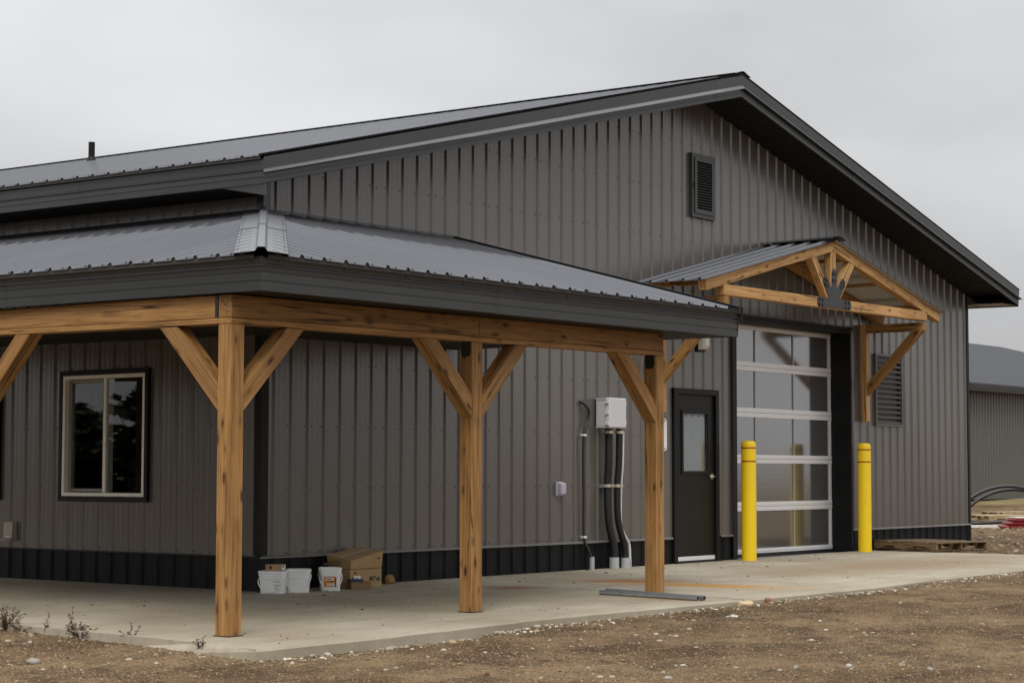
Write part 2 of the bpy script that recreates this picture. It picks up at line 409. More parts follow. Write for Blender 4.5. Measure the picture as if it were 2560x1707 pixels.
# ------------------------------------------------------------------ heights of slab and ground
def sz(x, y):
    z0 = max(0, (x - 7) * .0027) if y <= 0 else .0035 * y - .006
    if x < 0: z0 = min(z0, -.004)
    if y > 0: return z0
    z1 = -.022 + .0072 * min(max(x, -5), 3) + .002 * max(0, x - 3)
    return z0 + (z1 - z0) * (-y / 3.1)
def yfront(x):
    return interp(x, [-3.85, -2.7, -1.8, -.8, .5, 1.7, 3, 4.2, 5.5, 8.2, 12], [-3.82, -3.86, -3.85, -3.82, -3.92, -4.03, -4.13, -4.16, -4.05, -3.96, -3.9]) + .012 * noise.noise((x * 2.3, 1.7, 0))
def xleft(y):
    return interp(y, [-3.85, -3.0, -2.2, -1.3, 0, 8], [-3.82, -3.74, -3.72, -3.78, -3.82, -3.82]) + .010 * noise.noise((3.1, y * 2.3, 0))
XS_END = 11.9
def gz_base(x, y):
    a = interp(x, [-3.8, -1, 1.7, 5, 8, 12, 15, 25, 45, 60, 75, 120], [-.150, -.105, -.060, -.030, -.014, .012, .03, .0, .03, .24, .47, .5])
    bq = interp(y, [-4.2, -2.5, -1.3, 4], [-.150, -.100, -.068, -.06])
    if x < -1.5 and y > -3.95: return bq
    return a
def inside(x, y, e=0.0):
    if x > xleft(y) + e and x < XS_END - e and y > yfront(x) + e and y < 12: return True
    return 0.0 + e < x < 15.3 - e and 0 + e < y < 24 - e
def gz(x, y):
    if inside(x, y, .10): return -.35
    z = gz_base(x, y)
    far = min(1, max(0, (x - 12.2) / 3))
    near_slab = 1.0
    dd = min(abs(yfront(x) - y) if x > -3.9 else 9, abs(xleft(y) - x) if y > -4 else 9)
    am = min(1, .25 + dd / .9)
    z += am * (.018 * noise.noise((x * .9, y * .9, 0)) + .020 * noise.noise((x * 2.3, y * 2.3, 2)) + .013 * noise.noise((x * 5.5, y * 5.5, 5)) + .009 * max(0, noise.noise((x * 12, y * 12, 7))))
    if x < 12 and y < -4.3:
        for yr in (-5.35, -5.75, -7.1, -7.5):
            e_ = (y - yr - .12 * noise.noise((x * .35, yr, 1))) / .13
            z += (-.022 * math.exp(-e_ * e_) + .012 * math.exp(-(abs(e_) - 1.7) ** 2 * 3)) * (.5 + .5 * noise.noise((x * .6, yr * 3, 4)))
    if far > 0 and x < 58: z += far * (.045 * noise.noise((x * .7, y * .7, 3)) + .035 * noise.noise((x * 2.2, y * 2.2, 4)))
    return z

# ground sheet
def axis(fine, steps):
    out_ = []
    for a, b_, st in steps:
        x = a
        while x < b_ - 1e-6: out_.append(x); x += st
    out_.append(steps[-1][1]); return out_
xs = axis(0, [(-300, -60, 40), (-60, -16, 4), (-16, -8, .5), (-8, 9, .06), (9, 13, .12), (13, 36, .22), (36, 80, 1.2), (80, 140, 6), (140, 420, 40)])
ys = axis(0, [(-300, -60, 40), (-60, -14, 4), (-14, -9, .5), (-9, -1, .06), (-1, 2, .12), (2, 10, .22), (10, 30, 1.0), (30, 90, 5), (90, 420, 40)])
vs = [(x, y, gz(x, y)) for y in ys for x in xs]
nx = len(xs)
fs = [(j * nx + i, j * nx + i + 1, (j + 1) * nx + i + 1, (j + 1) * nx + i) for j in range(len(ys) - 1) for i in range(nx - 1)]
mb = MB(); mb.v = vs; mb.f = fs
gr = struct(mb.build('ground', DIRT, recalc=False, smooth=True))
gr['label'] = 'bare brown dirt and gravel yard around the building'

# grass verge far right in front of the neighbour
mb = MB(); gx = [44 + 2.0 * i for i in range(26)]; gy = [4 + .6 * i for i in range(20)]
for y in gy:
    for x in gx:
        e = min(1, (x - 44) / 5) * (1 if y > 5 else .3)
        mb.v.append((x, y, gz_base(x, y) + .06 * e + .03 * noise.noise((x, y, 9)) - (.25 if x <= 46 else 0)))
for j in range(len(gy) - 1):
    for i in range(len(gx) - 1): mb.f.append((j * 26 + i, j * 26 + i + 1, (j + 1) * 26 + i + 1, (j + 1) * 26 + i))
struct(mb.build('grass_verge', GRASS, smooth=True, recalc=False))

# ------------------------------------------------------------------ concrete slab in three poured sections
slab = empty('concrete_slab', (0, 0, 0)); struct(slab)
def slab_section(cols, y0f, y1f, front=True, left=False, right=False):
    """cols: x positions; each column runs from y0f(x) (outer) to y1f(x)"""
    mb = MB(); NR = 26; rows = []
    def row(fn):
        k = len(mb.v); mb.v.extend([fn(i, x) for i, x in enumerate(cols)]); rows.append(k)
    nC = len(cols)
    row(lambda i, x: (x, y0f(x), sz(x, y0f(x)) - .30))
    row(lambda i, x: (x, y0f(x) + .004 * noise.noise((x * 9, 0, 0)), sz(x, y0f(x)) - .016 - .004 * noise.noise((x * 5, 3, 0))))
    row(lambda i, x: (x, y0f(x) + .016, sz(x, y0f(x) + .016)))
    for k in range(1, NR):
        t = k / NR
        row(lambda i, x: (x, lerp(y0f(x) + .016, y1f(x), t), sz(x, lerp(y0f(x) + .016, y1f(x), t))))
    row(lambda i, x: (x, y1f(x), sz(x, y1f(x))))
    row(lambda i, x: (x, y1f(x), sz(x, y1f(x)) - .30))
    for a, b_ in zip(rows[:-1], rows[1:]):
        for i in range(nC - 1): mb.f.append((a + i, a + i + 1, b_ + i + 1, b_ + i))
    for e in (0, nC - 1): mb.f.append(tuple(r_ + e for r_ in rows))
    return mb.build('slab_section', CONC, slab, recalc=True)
def jA(y): return 2.47 + .14 * y          # sawn joint across the front walk
G = .007
c2 = [-3.82 + .12 * k for k in range(0, 32)]
c2 = [x for x in c2 if x < -.02] + [-.003, 0.0] + [.12 * k for k in range(1, 40)]
# corner and front section, right edge follows the joint
def warp_cols(o, yref=0):
    pass
mb_cols = [x for x in c2 if x < 2.36] + [2.36]
s2 = slab_section(mb_cols, yfront, lambda x: -.27 - G if x < -.001 else -.012)
for v in s2.data.vertices:      # skew the right end to the joint, the left end to the poured edge
    t = max(0, (v.co.x - 1.2) / 1.16)
    v.co.x += t * (jA(v.co.y) - G - 2.36)
    t = max(0, (-2.9 - v.co.x) / .92)
    v.co.x += t * (xleft(v.co.y) + 3.82)
    if v.co.z > -.28: v.co.z = sz(v.co.x, v.co.y) + (v.co.z - sz(v.co.x, v.co.y) if v.co.z - sz(v.co.x, v.co.y) < -.01 else 0)
s3 = slab_section([2.36 + .16 * k for k in range(0, 60) if 2.36 + .16 * k < XS_END] + [XS_END], yfront, lambda x: -.012)
for v in s3.data.vertices:
    t = max(0, (3.6 - v.co.x) / 1.24); v.co.x += t * (jA(v.co.y) + G - 2.36)
# left section is built across: columns along y
mb = MB(); rows = []
for y in [-.27 + G] + [-.15 + .3 * k for k in range(0, 41)]:
    k = len(mb.v); xl = xleft(y)
    xr = [(xl, -.3), (xl, -.016), (xl + .016, 0)] + [(lerp(xl + .016, -.012 if y > 0 else -.003, q / 14), 0) for q in range(1, 15)] + [(-.012 if y > 0 else -.003, -.3)]
    mb.v += [(x, y, sz(x, y) + dz) for x, dz in xr]; rows.append(k)
    nC = len(xr)
for a, b_ in zip(rows[:-1], rows[1:]):
    for i in range(nC - 1): mb.f.append((a + i, a + i + 1, b_ + i + 1, b_ + i))
for a in (rows[0], rows[-1]): mb.f.append(tuple(a + i for i in range(nC)))
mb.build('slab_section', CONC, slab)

# ------------------------------------------------------------------ ribbed sheet metal
RB = .2286
def rib_profile(s0, s1, phase, h=.021, minor=.0007, extra=()):
    pts = []
    n0 = math.floor((s0 - phase) / RB) - 1; n1 = math.ceil((s1 - phase) / RB) + 1
    for n in range(n0, n1 + 1):
        c_ = phase + n * RB
        pts += [(c_ - .027, 0), (c_ - .011, h), (c_ + .011, h), (c_ + .027, 0)]
        for o in (.0762, .1524): pts += [(c_ + o - .016, 0), (c_ + o - .007, minor), (c_ + o + .007, minor), (c_ + o + .016, 0)]
    def val(s):
        for (a, da), (b_, db) in zip(pts[:-1], pts[1:]):
            if a <= s <= b_: return da + (db - da) * (s - a) / max(b_ - a, 1e-9)
        return 0
    o = [(s0, val(s0))] + [q for q in pts if s0 + 1e-5 < q[0] < s1 - 1e-5] + [(s1, val(s1))]
    for e in extra:
        if s0 < e < s1: o.append((e, val(e)))
    return sorted(o)
def siding_panel(name, s0, s1, phase, z0f, z1f, holes, mp_, mat, parent, h=.019):
    ex = [v for q in holes for v in (q[0], q[1])]
    pr = rib_profile(s0, s1, phase, h, extra=ex); mb = MB()
    for (a, da), (b_, db) in zip(pr[:-1], pr[1:]):
        if b_ - a < 1e-6: continue
        mid = (a + b_) / 2; iv = [(z0f(a), z1f(a), z0f(b_), z1f(b_))]
        for h0, h1, zz0, zz1 in holes:
            if h0 < mid < h1:
                nv = []
                for la, ua, lb, ub in iv:
                    if zz0 > la + .001: nv.append((la, min(ua, zz0), lb, min(ub, zz0)))
                    if zz1 < ua - .001: nv.append((max(la, zz1), ua, max(lb, zz1), ub))
                iv = nv
        for la, ua, lb, ub in iv: mb.quad(mp_(a, da, la), mp_(b_, db, lb), mp_(b_, db, ub), mp_(a, da, ua))
    if not mb.f: return None
    me_o = mb.build(name, mat, parent, recalc=False)
    bm = bmesh.new(); bm.from_mesh(me_o.data); bmesh.ops.remove_doubles(bm, verts=bm.verts, dist=1e-5)
    bmesh.ops.recalc_face_normals(bm, faces=bm.faces)
    left_ = set(bm.faces); isl = []
    while left_:
        st = [left_.pop()]; cur = [st[0]]
        while st:
            for e in st.pop().edges:
                for f_ in e.link_faces:
                    if f_ in left_: left_.discard(f_); st.append(f_); cur.append(f_)
        isl.append(cur)
    for cur in isl[1:]:
        idx = {}; q_ = MB()
        for f_ in cur:
            for v in f_.verts:
                if v not in idx: idx[v] = len(q_.v); q_.v.append(tuple(v.co))
            q_.f.append(tuple(idx[v] for v in f_.verts))
        q_.build(name, mat, parent, recalc=True)
    if len(isl) > 1: bmesh.ops.delete(bm, geom=[f_ for cur in isl[1:] for f_ in cur], context='FACES')
    bm.to_mesh(me_o.data); bm.free()
    return me_o
def screws(name, pts, normal, parent, r=.0075, hh=.006):
    """hex screw heads, one joined mesh"""
    nrm = Vector(normal).normalized(); u = nrm.orthogonal().normalized(); w = nrm.cross(u); mb = MB()
    for q in pts:
        q = Vector(q); i = len(mb.v)
        for k in range(6):
            a = k * math.pi / 3; mb.v.append(tuple(q + (u * math.cos(a) + w * math.sin(a)) * r))
        for k in range(6):
            a = k * math.pi / 3; mb.v.append(tuple(q + (u * math.cos(a) + w * math.sin(a)) * r * .6 + nrm * hh))
        mb.f.append(tuple(i + 6 + k for k in range(6)))
        for k in range(6): mb.f.append((i + k, i + (k + 1) % 6, i + 6 + (k + 1) % 6, i + 6 + k))
    return stuff(mb.build(name, SCREW, parent, recalc=False))

W, BL = 15.33, 24.0          # building width (gable) and length
RX = W / 2
ZWAIN = .306
def soff(x): return 3.695 + .248 * (min(x, W - x) + .6)       # underside of the raking soffit
bld = tag(empty('metal_shop_building', (0, 0, 0)), 'large charcoal steel-clad shop building with a low gable roof', 'building')

# --- gable wall (y = 0)
DOOR = (6.985, 8.02, -.05, 2.135); OH = (8.44, 11.49, -.05, 3.045)
mb = MB()                    # dark sheathing behind the steel, with the openings left out
xsB = [0.02, DOOR[0], DOOR[1], OH[0], OH[1], W - .02]
for a, b_, lo in ((.02, DOOR[0], -.3), (DOOR[0], DOOR[1], DOOR[3]), (DOOR[1], OH[0], -.3), (OH[0], OH[1], OH[3]), (OH[1], W - .02, -.3)):
    pts = [(a, lo), (b_, lo), (b_, soff(b_))] + ([(RX, soff(RX))] if a < RX < b_ else []) + [(a, soff(a))]
    mb.prism(pts, .035, .16, lambda u, v, w_: (u, w_, v))
gw = mb.build('gable_wall', INTW, bld)
mapG = lambda s_, d, z: (s_, .004 - d, z)
phG = .1714 + .0
b0 = phG + 2 * RB
edges = [.06] + [b0 + 4 * RB * k for k in range(0, 30) if b0 + 4 * RB * k < W - .2] + [W - .06]
for a, b_ in zip(edges[:-1], edges[1:]):
    siding_panel('siding_panel', a, b_, phG, lambda x: ZWAIN, lambda x: soff(x) + .01, [DOOR, OH, (12.26, 13.05, 1.795, 2.785), (7.42, 7.91, 4.30, 5.045)], mapG, SIDING, gw)
    siding_panel('wainscot_panel', a, b_, phG, lambda x: -.05, lambda x: ZWAIN, [DOOR, OH], lambda s_, d, z: (s_, .002 - d * 1.05, z), WAINS, gw)
pts = []
for n in range(1, 66):
    x = phG + n * RB
    for r_, z in enumerate((.345, .95, 1.545, 2.15, 2.75, 3.36, 3.97, 4.57, 5.17)):
        if z > soff(x) - .08: continue
        if any(q[0] - .1 < x < q[1] + .1 and z < q[3] + .05 for q in (DOOR, OH)): continue
        if 12.2 < x < 13.1 and 1.75 < z < 2.82: continue
        offs = (-.05, .05) if (n - 2) % 4 == 0 else (-.052,)
        for o in offs: pts.append((x + o + random.uniform(-.004, .004), .0035, z + random.uniform(-.008, .008)))
screws('screws', pts, (0, -1, 0), gw)
def drip(path, name='drip_cap', par=None):
    mb = MB(); prof = [(.0, .018), (.026, .012), (.034, .006), (.034, -.008), (.024, -.008)]
    mb.strip(prof, path); return mb.build(name, DRIP, par)
for a, b_ in ((-.026, DOOR[0] - .03), (DOOR[1] + .03, OH[0] - .10), (OH[1] + .04, W + .02)):
    drip([((a if a > 0 else 0, 0, ZWAIN), (-1 if a < 0 else 0, -1)), ((b_, 0, ZWAIN), (0, -1))], par=gw)

# --- left wall (x = 0)
WINS = [(1.585, 2.845, .85, 2.085), (3.90, 5.16, .85, 2.085)]
mb = MB(); mb.v = []
segs = [(.16, WINS[0][0], None), (WINS[0][0], WINS[0][1], WINS[0]), (WINS[0][1], WINS[1][0], None), (WINS[1][0], WINS[1][1], WINS[1]), (WINS[1][1], BL, None)]
for a, b_, w_ in segs:
    if w_: mb.box(.035, .16, a, b_, -.3, w_[2]); mb.box(.035, .16, a, b_, w_[3], 3.72)
    else: mb.box(.035, .16, a, b_, -.3, 3.72)
lw = mb.build('side_wall', INTW, bld)
mapL = lambda s_, d, z: (.004 - d, s_, z)
phL = .7279
edges = [.06] + [phL + 4 * RB * k for k in range(0, 30) if phL + 4 * RB * k < 13.5]
ztopL = lambda y: 3.70 + .0095 * y
for a, b_ in zip(edges[:-1], edges[1:]):
    siding_panel('siding_panel', a, b_, phL, lambda y: ZWAIN, ztopL, WINS, mapL, SIDING, lw)
    siding_panel('wainscot_panel', a, b_, phL, lambda y: -.05, lambda y: ZWAIN, [], lambda s_, d, z: (.002 - d * 1.05, s_, z), WAINS, lw)
siding_panel('siding_panel', edges[-1], BL, phL, lambda y: -.05, ztopL, [], mapL, SIDING, lw)
MB().strip([(.0, .012), (.024, .010), (.026, -.004), (.018, -.004)], [((0, 0, ZWAIN), (-1, -1)), ((0, 14, ZWAIN), (-1, 0))]).build('drip_cap', TRIM, lw)
pts = []
for n in range(-2, 40):
    y = phL + n * RB
    if y < .1: continue
    for z in (.345, .95, 1.545, 2.15, 3.62):
        if any(q[0] - .08 < y < q[1] + .08 and q[2] - .05 < z < q[3] + .05 for q in WINS): continue
        pts.append((.0035, y - .05 + random.uniform(-.004, .004), z))
screws('screws', pts, (-1, 0, 0), lw)
# --- right and back walls, floor
mb = MB(); pr = rib_profile(.06, BL - .06, .2)
for (a, da), (b_, db) in zip(pr[:-1], pr[1:]): mb.quad((W + da, a, -.1), (W + db, b_, -.1), (W + db, b_, 3.72), (W + da, a, 3.72))
mb.build('side_wall', SIDING, bld, recalc=False)
mb = MB(); pr = rib_profile(.06, W - .06, .2)
for (a, da), (b_, db) in zip(pr[:-1], pr[1:]): mb.quad((a, BL + da, -.1), (b_, BL + db, -.1), (b_, BL + db, soff(b_) + .2), (a, BL + da, soff(a) + .2))
mb.build('back_wall', SIDING, bld, recalc=False)
MB().box(.17, W - .1, .17, BL - .1, -.2, -.006).build('interior_floor', FLOORM, bld)
# corner trims
def corner_trim(cx, cy, sx, sy, z0, z1, mat=TRIM, wd_=.095, par=bld):
    mb = MB(); o = .024
    poly = [(0, 0), (wd_, 0), (wd_, .008), (.008, .008), (.008, wd_), (0, wd_)]
    mb.prism(poly, z0, z1, lambda u, v, w_: (cx + sx * (u - o), cy + sy * (v - o), w_)); return mb.build('corner_trim', mat, par)
corner_trim(0, 0, 1, 1, ZWAIN + .02, 3.40, TRIM); corner_trim(0, 0, 1, 1, 3.402, 3.83, FASCIA)  # upper length paler: the daylight above the porch is put into its colour
corner_trim(0, 0, 1, 1, -.05, ZWAIN, WAINS)
corner_trim(W, 0, -1, 1, ZWAIN + .02, 3.84, TRIM, .07)
corner_trim(W, 0, -1, 1, -.05, ZWAIN, WAINS, .07)

# --- main roof: sheets with ribs running up the slope
ZE, TIL, SL = 3.945, .0105, .25
OV = .60
def roofz(x, y): return ZE + SL * (min(x, W - x) + .65) + TIL * max(y, -.65)
roof = MB()
roof.v = [(-.58, -.55, ZE - .03), (RX, -.55, roofz(RX, 0) - .08), (W + .58, -.55, ZE - .03), (-.58, BL + .5, ZE + .22), (RX, BL + .5, roofz(RX, BL) - .08), (W + .58, BL + .5, ZE + .22)]
roof.f = [(0, 1, 4, 3), (1, 2, 5, 4)]
rf = roof.build('roof', SOFFIT, bld, recalc=False)
phR = -.378
edges = [-.615] + [phR + 4 * RB * k for k in range(0, 40) if -.4 < phR + 4 * RB * k < BL + .3] + [BL + .55]
for side in (0, 1):
    for a, b_ in zip(edges[:-1], edges[1:]):
        pr = rib_profile(a, b_, phR, .021, 0); mb = MB()
        for (y0, d0), (y1, d1) in zip(pr[:-1], pr[1:]):
            if side == 0: mb.quad((-.655, y0, roofz(-.655, y0) + d0), (RX, y0, roofz(RX, y0) + d0), (RX, y1, roofz(RX, y1) + d1), (-.655, y1, roofz(-.655, y1) + d1))
            else: mb.quad((RX, y0, roofz(RX, y0) + d0), (W + .655, y0, roofz(W + .655, y0) + d0), (W + .655, y1, roofz(W + .655, y1) + d1), (RX, y1, roofz(RX, y1) + d1))
        o = mb.build('roof_panel', ROOF, rf, recalc=False)
pts = []
for n in range(0, 100):
    y = phR + n * RB - .05
    for k in range(14):
        x = -.55 + .61 * k
        if x < RX - .1: pts.append((x, y, roofz(x, y) + .002))
        if n % 4 == 0 and x < RX - .1: pts.append((x, y + .1, roofz(x, y) + .002))
screws('screws', pts, (-.25, 0, 1), rf, .010, .008)
mb = MB()      # ridge cap
for sx in (-1, 1):
    mb.v += []
mb.strip([(-.2, -.02), (-.18, -.022), (-.02, .028), (.02, .028), (.18, -.022), (.2, -.02)], [((RX, -.63, roofz(RX, -.63) + .012), (1, 0)), ((RX, BL + .55, roofz(RX, BL) + .02), (1, 0))])
mb.build('ridge_cap', ROOF, rf, recalc=False)
# fascias.  out distance is measured from the fascia board face
EP = [(-.03, .0), (0, 0), (.003, .052), (-.007, .053), (-.007, .062), (.002, .063), (.004, .108), (-.004, .109), (-.004, .115), (.016, .118), (.016, .124), (.006, .136), (.010, .215), (.0, .232)]
def fascia_run(name, prof, ends, cuts, mat, par, ks=None):
    """sheet-metal fascia in lapped lengths; ends: (base, outvec) at both ends, cuts: fractions where lengths lap"""
    (b0_, o0_), (b1_, o1_) = ends; ks = ks or (1, 1); fr = [0] + list(cuts) + [1]; mid = (o1_ if abs(o0_[0]) + abs(o0_[1]) > 1 else o0_)
    for k_, (f0, f1) in enumerate(zip(fr[:-1], fr[1:])):
        sh = .0018 * (k_ % 2); f0 = f0 - (.004 if k_ % 2 else 0); f1 = f1 + (.004 if k_ % 2 else 0)
        mb = MB(); n = len(prof)
        for f_, ov in ((max(f0, 0), o0_ if k_ == 0 else mid), (min(f1, 1), o1_ if k_ == len(fr) - 2 else mid)):
            base = [lerp(b0_[i], b1_[i], f_) for i in range(3)]; kk = lerp(ks[0], ks[1], f_)
            for o, z in prof: mb.v.append((base[0] + ov[0] * (o + sh), base[1] + ov[1] * (o + sh), base[2] + z * kk - sh))
        for j in range(n - 1): mb.f.append((j, j + 1, n + j + 1, n + j))
        mb.build(name, mat, par, recalc=True)
def fz(y): return 3.698 + .0095 * max(y, -.6)
fascia_run('eave_fascia', EP, [((-.60, -.60, fz(-.6)), (-1, -1)), ((-.60, BL + .5, fz(BL)), (-1, 0))], (.105, .23, .36, .5, .65, .8), FASCIA, rf)
mb = MB().strip(EP, [((W + .60, -.60, fz(-.6)), (1, -1)), ((W + .60, BL + .5, fz(BL)), (1, 0))]); mb.build('eave_fascia', FASCIA, rf, recalc=True)
RP = [(-.03, .0), (0, 0), (.001, .045), (.006, .047), (.006, .052), (.001, .054), (.002, .094), (.046, .098), (.046, .103), (.008, .136), (.012, .262), (.004, .268), (-.04, .268)]
zA, zB = 3.695, 3.695 + .248 * (RX + .6)
fascia_run('rake_fascia', RP, [((-.60, -.60, zA), (-1, -1)), ((RX, -.60, zB), (0, -1))], (.35, .56, .93), FASCIA, rf, (.90, 1.0))
fascia_run('rake_fascia', RP, [((RX, -.60, zB), (0, -1)), ((W + .60, -.60, zA + .02), (1, -1))], (.35, .72), FASCIA, rf, (1.0, .90))
LIP = [(.0478, .097), (.0478, .105), (.0095, .139)]  # thin strip over the rake lip, carries the painted sky glint
fascia_run('hem_glint', LIP, [((-.60, -.60, zA), (-1, -1)), ((RX, -.60, zB), (0, -1))], (.35, .56, .93), GLINT, rf, (.90, 1.0))
fascia_run('hem_glint', LIP, [((RX, -.60, zB), (0, -1)), ((W + .60, -.60, zA + .02), (1, -1))], (.35, .72), GLINT, rf, (1.0, .90))
pts = []
for k in range(14):
    t = (k + .4) / 14
    for x in (lerp(-.55, RX, t), lerp(W + .55, RX, t)):
        pts.append((x, -.632, soff(x) + .108))
screws('screws', pts, (0, -1, 0), rf, .008)
# soffits: grooved strips
def soffit_strip(name, A, B, width_dir, wdt, nrm_up, n, mat, par, dz=.006):
    """grooves run across (along width_dir); strip from A to B"""
    A = Vector(A); B = Vector(B); wv_ = Vector(width_dir) * wdt; mb = MB(); P = []
    for k in range(n):
        t0 = k / n; t1 = (k + 1) / n; g_ = .12 / n
        P += [(t0 + g_, 0), (t1 - g_, 0), (t1 - g_ * .6, dz), (t1 + g_ * .6, dz)] if k < n - 1 else [(t0 + g_, 0), (1, 0)]
    P[0] = (0, 0)
    for (a, za), (b_, zb) in zip(P[:-1], P[1:]):
        p0 = A.lerp(B, a) + Vector((0, 0, za)); p1 = A.lerp(B, b_) + Vector((0, 0, zb))
        mb.quad(tuple(p0), tuple(p1), tuple(p1 + wv_), tuple(p0 + wv_))
    return mb.build(name, mat, par, recalc=False)
soffit_strip('rake_soffit', (-.595, -.595, soff(-.595) + .003), (RX, -.595, soff(RX) + .003), (0, 1, 0), .60, 1, 76, SOFFIT, rf)
soffit_strip('rake_soffit', (RX, -.595, soff(RX) + .003), (W + .02, -.595, soff(W) + .003), (0, 1, 0), .60, 1, 76, SOFFIT, rf)
soffit_strip('eave_soffit', (-.595, -.015, 3.702), (-.595, BL, 3.702 + .0095 * BL), (1, 0, 0), .60, 1, 200, SOFFIT, rf)
soffit_strip('eave_soffit', (W + .595, -.595, 3.705), (W + .595, BL, 3.705 + .0095 * BL), (-1, 0, 0), .60, 1, 200, SIDING, rf)
# boxed cornice return at the two front corners
for xx, sg in ((-.595, 1), (W + .595, -1)):
    mb = MB(); mb.prism([(0, 0), (.60, 0), (.60, .150), (0, .003)], 0, .012, lambda u, v, w_: (xx + sg * u, -.02 - w_, 3.700 + v)); mb.build('cornice_return', SIDING, rf)
# roof vent pipe
vp = MB().tube([(6.06, 9.73, 5.62), (6.06, 9.73, 6.02)], .048, 14); vpo = vp.build('vent_pipe', TRIM, bld)
MB().tube([(6.06, 9.73, 5.66), (6.06, 9.73, 5.74), (6.06, 9.73, 5.80)], [.13, .075, .052], 14).build('flashing_boot', TRIM, vpo)

# --- gable louvre vent with hinged frame
gv = empty('gable_vent', (7.665, 0, 4.27), 0, bld)
def frame(mb, x0, x1, z0, z1, w_, y0, y1):
    mb.box(x0, x1, y0, y1, z0, z0 + w_); mb.box(x0, x1, y0, y1, z1 - w_, z1)
    mb.box(x0, x0 + w_, y0, y1, z0 + w_, z1 - w_); mb.box(x1 - w_, x1, y0, y1, z0 + w_, z1 - w_); return mb
frame(MB(), -.27, .27, 0, .80, .045, -.045, .03).build('outer_frame', GDARK, gv)
frame(MB(), -.222, .222, .048, .752, .05, -.058, .02).build('inner_frame', GDARK, gv)
MB().box(-.18, .18, .012, .03, .09, .71).build('back_plate', BOLT, gv)
for k in range(18):
    z = .108 + k * .0335
    MB().prism([(-.045, -.008), (-.040, -.008), (.008, .016), (.008, .022), (.002, .022), (-.045, -.003)], -.17, .17, lambda u, v, w_: (w_, u, z + v)).build('slat', GDARK, gv)
MB().box(-.236, -.215, -.07, -.055, .36, .43).build('latch', GDARK, gv)

# --- intake louvre right of the big door
lv = empty('wall_louvre', (12.655, 0, 1.77), 0, bld)
frame(MB(), -.42, .42, 0, 1.035, .035, -.035, .03).build('louvre_frame', VENTP, lv)
MB().box(-.386, .386, .015, .03, .036, .999).build('back_plate', BOLT, lv)
for k in range(13):
    z = .052 + k * .0735
    MB().prism([(-.030, -.008), (-.026, -.012), (.012, .018), (.012, .024), (.008, .024), (-.028, -.003)], -.384, .384, lambda u, v, w_: (w_, u, z + v)).build('slat', VENTP, lv)

# --- personnel door
pd = empty('entry_door', (7.5, 0, 0), 0, bld)
mb = MB(); mb.box(-.515, -.44, -.035, .10, .0, 2.13); mb.box(.44, .515, -.035, .10, .0, 2.13); mb.box(-.515, .515, -.034, .10, 2.062, 2.131)
mb.build('door_frame', TRIM, pd, .004)
mb = MB()
for a, b_, c_, d in ((-.437, -.28, .02, 2.06), (.28, .437, .02, 2.06), (-.28, .28, .02, 1.115), (-.28, .28, 1.835, 2.06)): mb.box(a, b_, .0, .042, c_, d)
mb.build('door_leaf', DOORP, pd)
frame(MB(), -.315, .315, 1.08, 1.87, .042, -.014, 0).build('lite_frame', DOORP, pd, .003)
MB().box(-.274, .274, .010, .016, 1.12, 1.83).build('pane', GLASS, pd)
mb = MB(); nW = 40      # pale sheet hung behind the glass
for k in range(nW):
    a = -.276 + .552 * k / nW; b_ = -.276 + .552 * (k + 1) / nW
    ya = .034 + .001 * math.sin(k * .7); yb = .034 + .001 * math.sin((k + 1) * .7)
    mb.quad((a, ya, 1.12), (b_, yb, 1.12), (b_, yb, 1.80 + .012 * math.sin(k * .6)), (a, ya, 1.80 + .012 * math.sin(k * .6)))
mb.build('blind', plain('grey_blind', (.34, .35, .37), .8), pd, recalc=False)
MB().box(-.43, .43, -.012, .0, .028, .078).build('door_sweep', ALU, pd)
mb = MB(); mb.box(-.515, .515, -.06, .10, -.03, .016); mb.build('threshold', TRIM, pd)
for z in (.32, 1.06, 1.80):
    MB().tube([(-.441, -.012, z - .055), (-.441, -.012, z + .055)], .010, 8).build('hinge', ALU, pd)
hd = empty('lever_handle', (.375, 0, 1.055), 0, pd)
MB().tube([(0, -.001, 0), (0, -.012, 0)], .036, 18).build('rose', CHROME, hd)
MB().tube([(0, -.012, 0), (0, -.05, 0), (-.02, -.056, 0), (-.115, -.056, -.002)], .0095, 8).build('lever', CHROME, hd, smooth=True)

# --- overhead door, set back in the opening
od = empty('overhead_door', (9.965, .30, 0), 0, bld)
hw = 1.515
railz = [(.045, .105), (.600, .655), (.660, .718), (1.226, 1.279), (1.284, 1.336), (1.832, 1.890), (1.895, 1.953), (2.444, 2.498), (2.503, 2.560), (2.985, 3.045)]
for z0, z1 in railz:
    mb = MB(); mb.box(-hw, hw, -.022, .03, z0, z1); zc = (z0 + z1) / 2
    mb.box(-hw, hw, -.027, -.0221, zc - .006, zc + .006)
    mb.build('rail', ALU, od)
secs = [(.105, .600), (.718, 1.226), (1.336, 1.832), (1.953, 2.444), (2.560, 2.985)]
stx = [(-hw, -hw + .055), (-.545, -.527), (.463, .481), (hw - .055, hw)]
for z0, z1 in secs:
    for a, b_ in stx: MB().box(a, b_, -.018, .025, z0 - .002, z1 + .002).build('stile', ALU if b_ - a > .03 else STILE, od)
    for (a0, a1), (b0_, b1_) in zip(stx[:-1], stx[1:]): MB().box(a1, b0_, -.004, .012, z0, z1).build('pane', POLY, od)
MB().box(-hw, hw, -.02, .02, .0, .043).build('bottom_seal', BOLT, od)
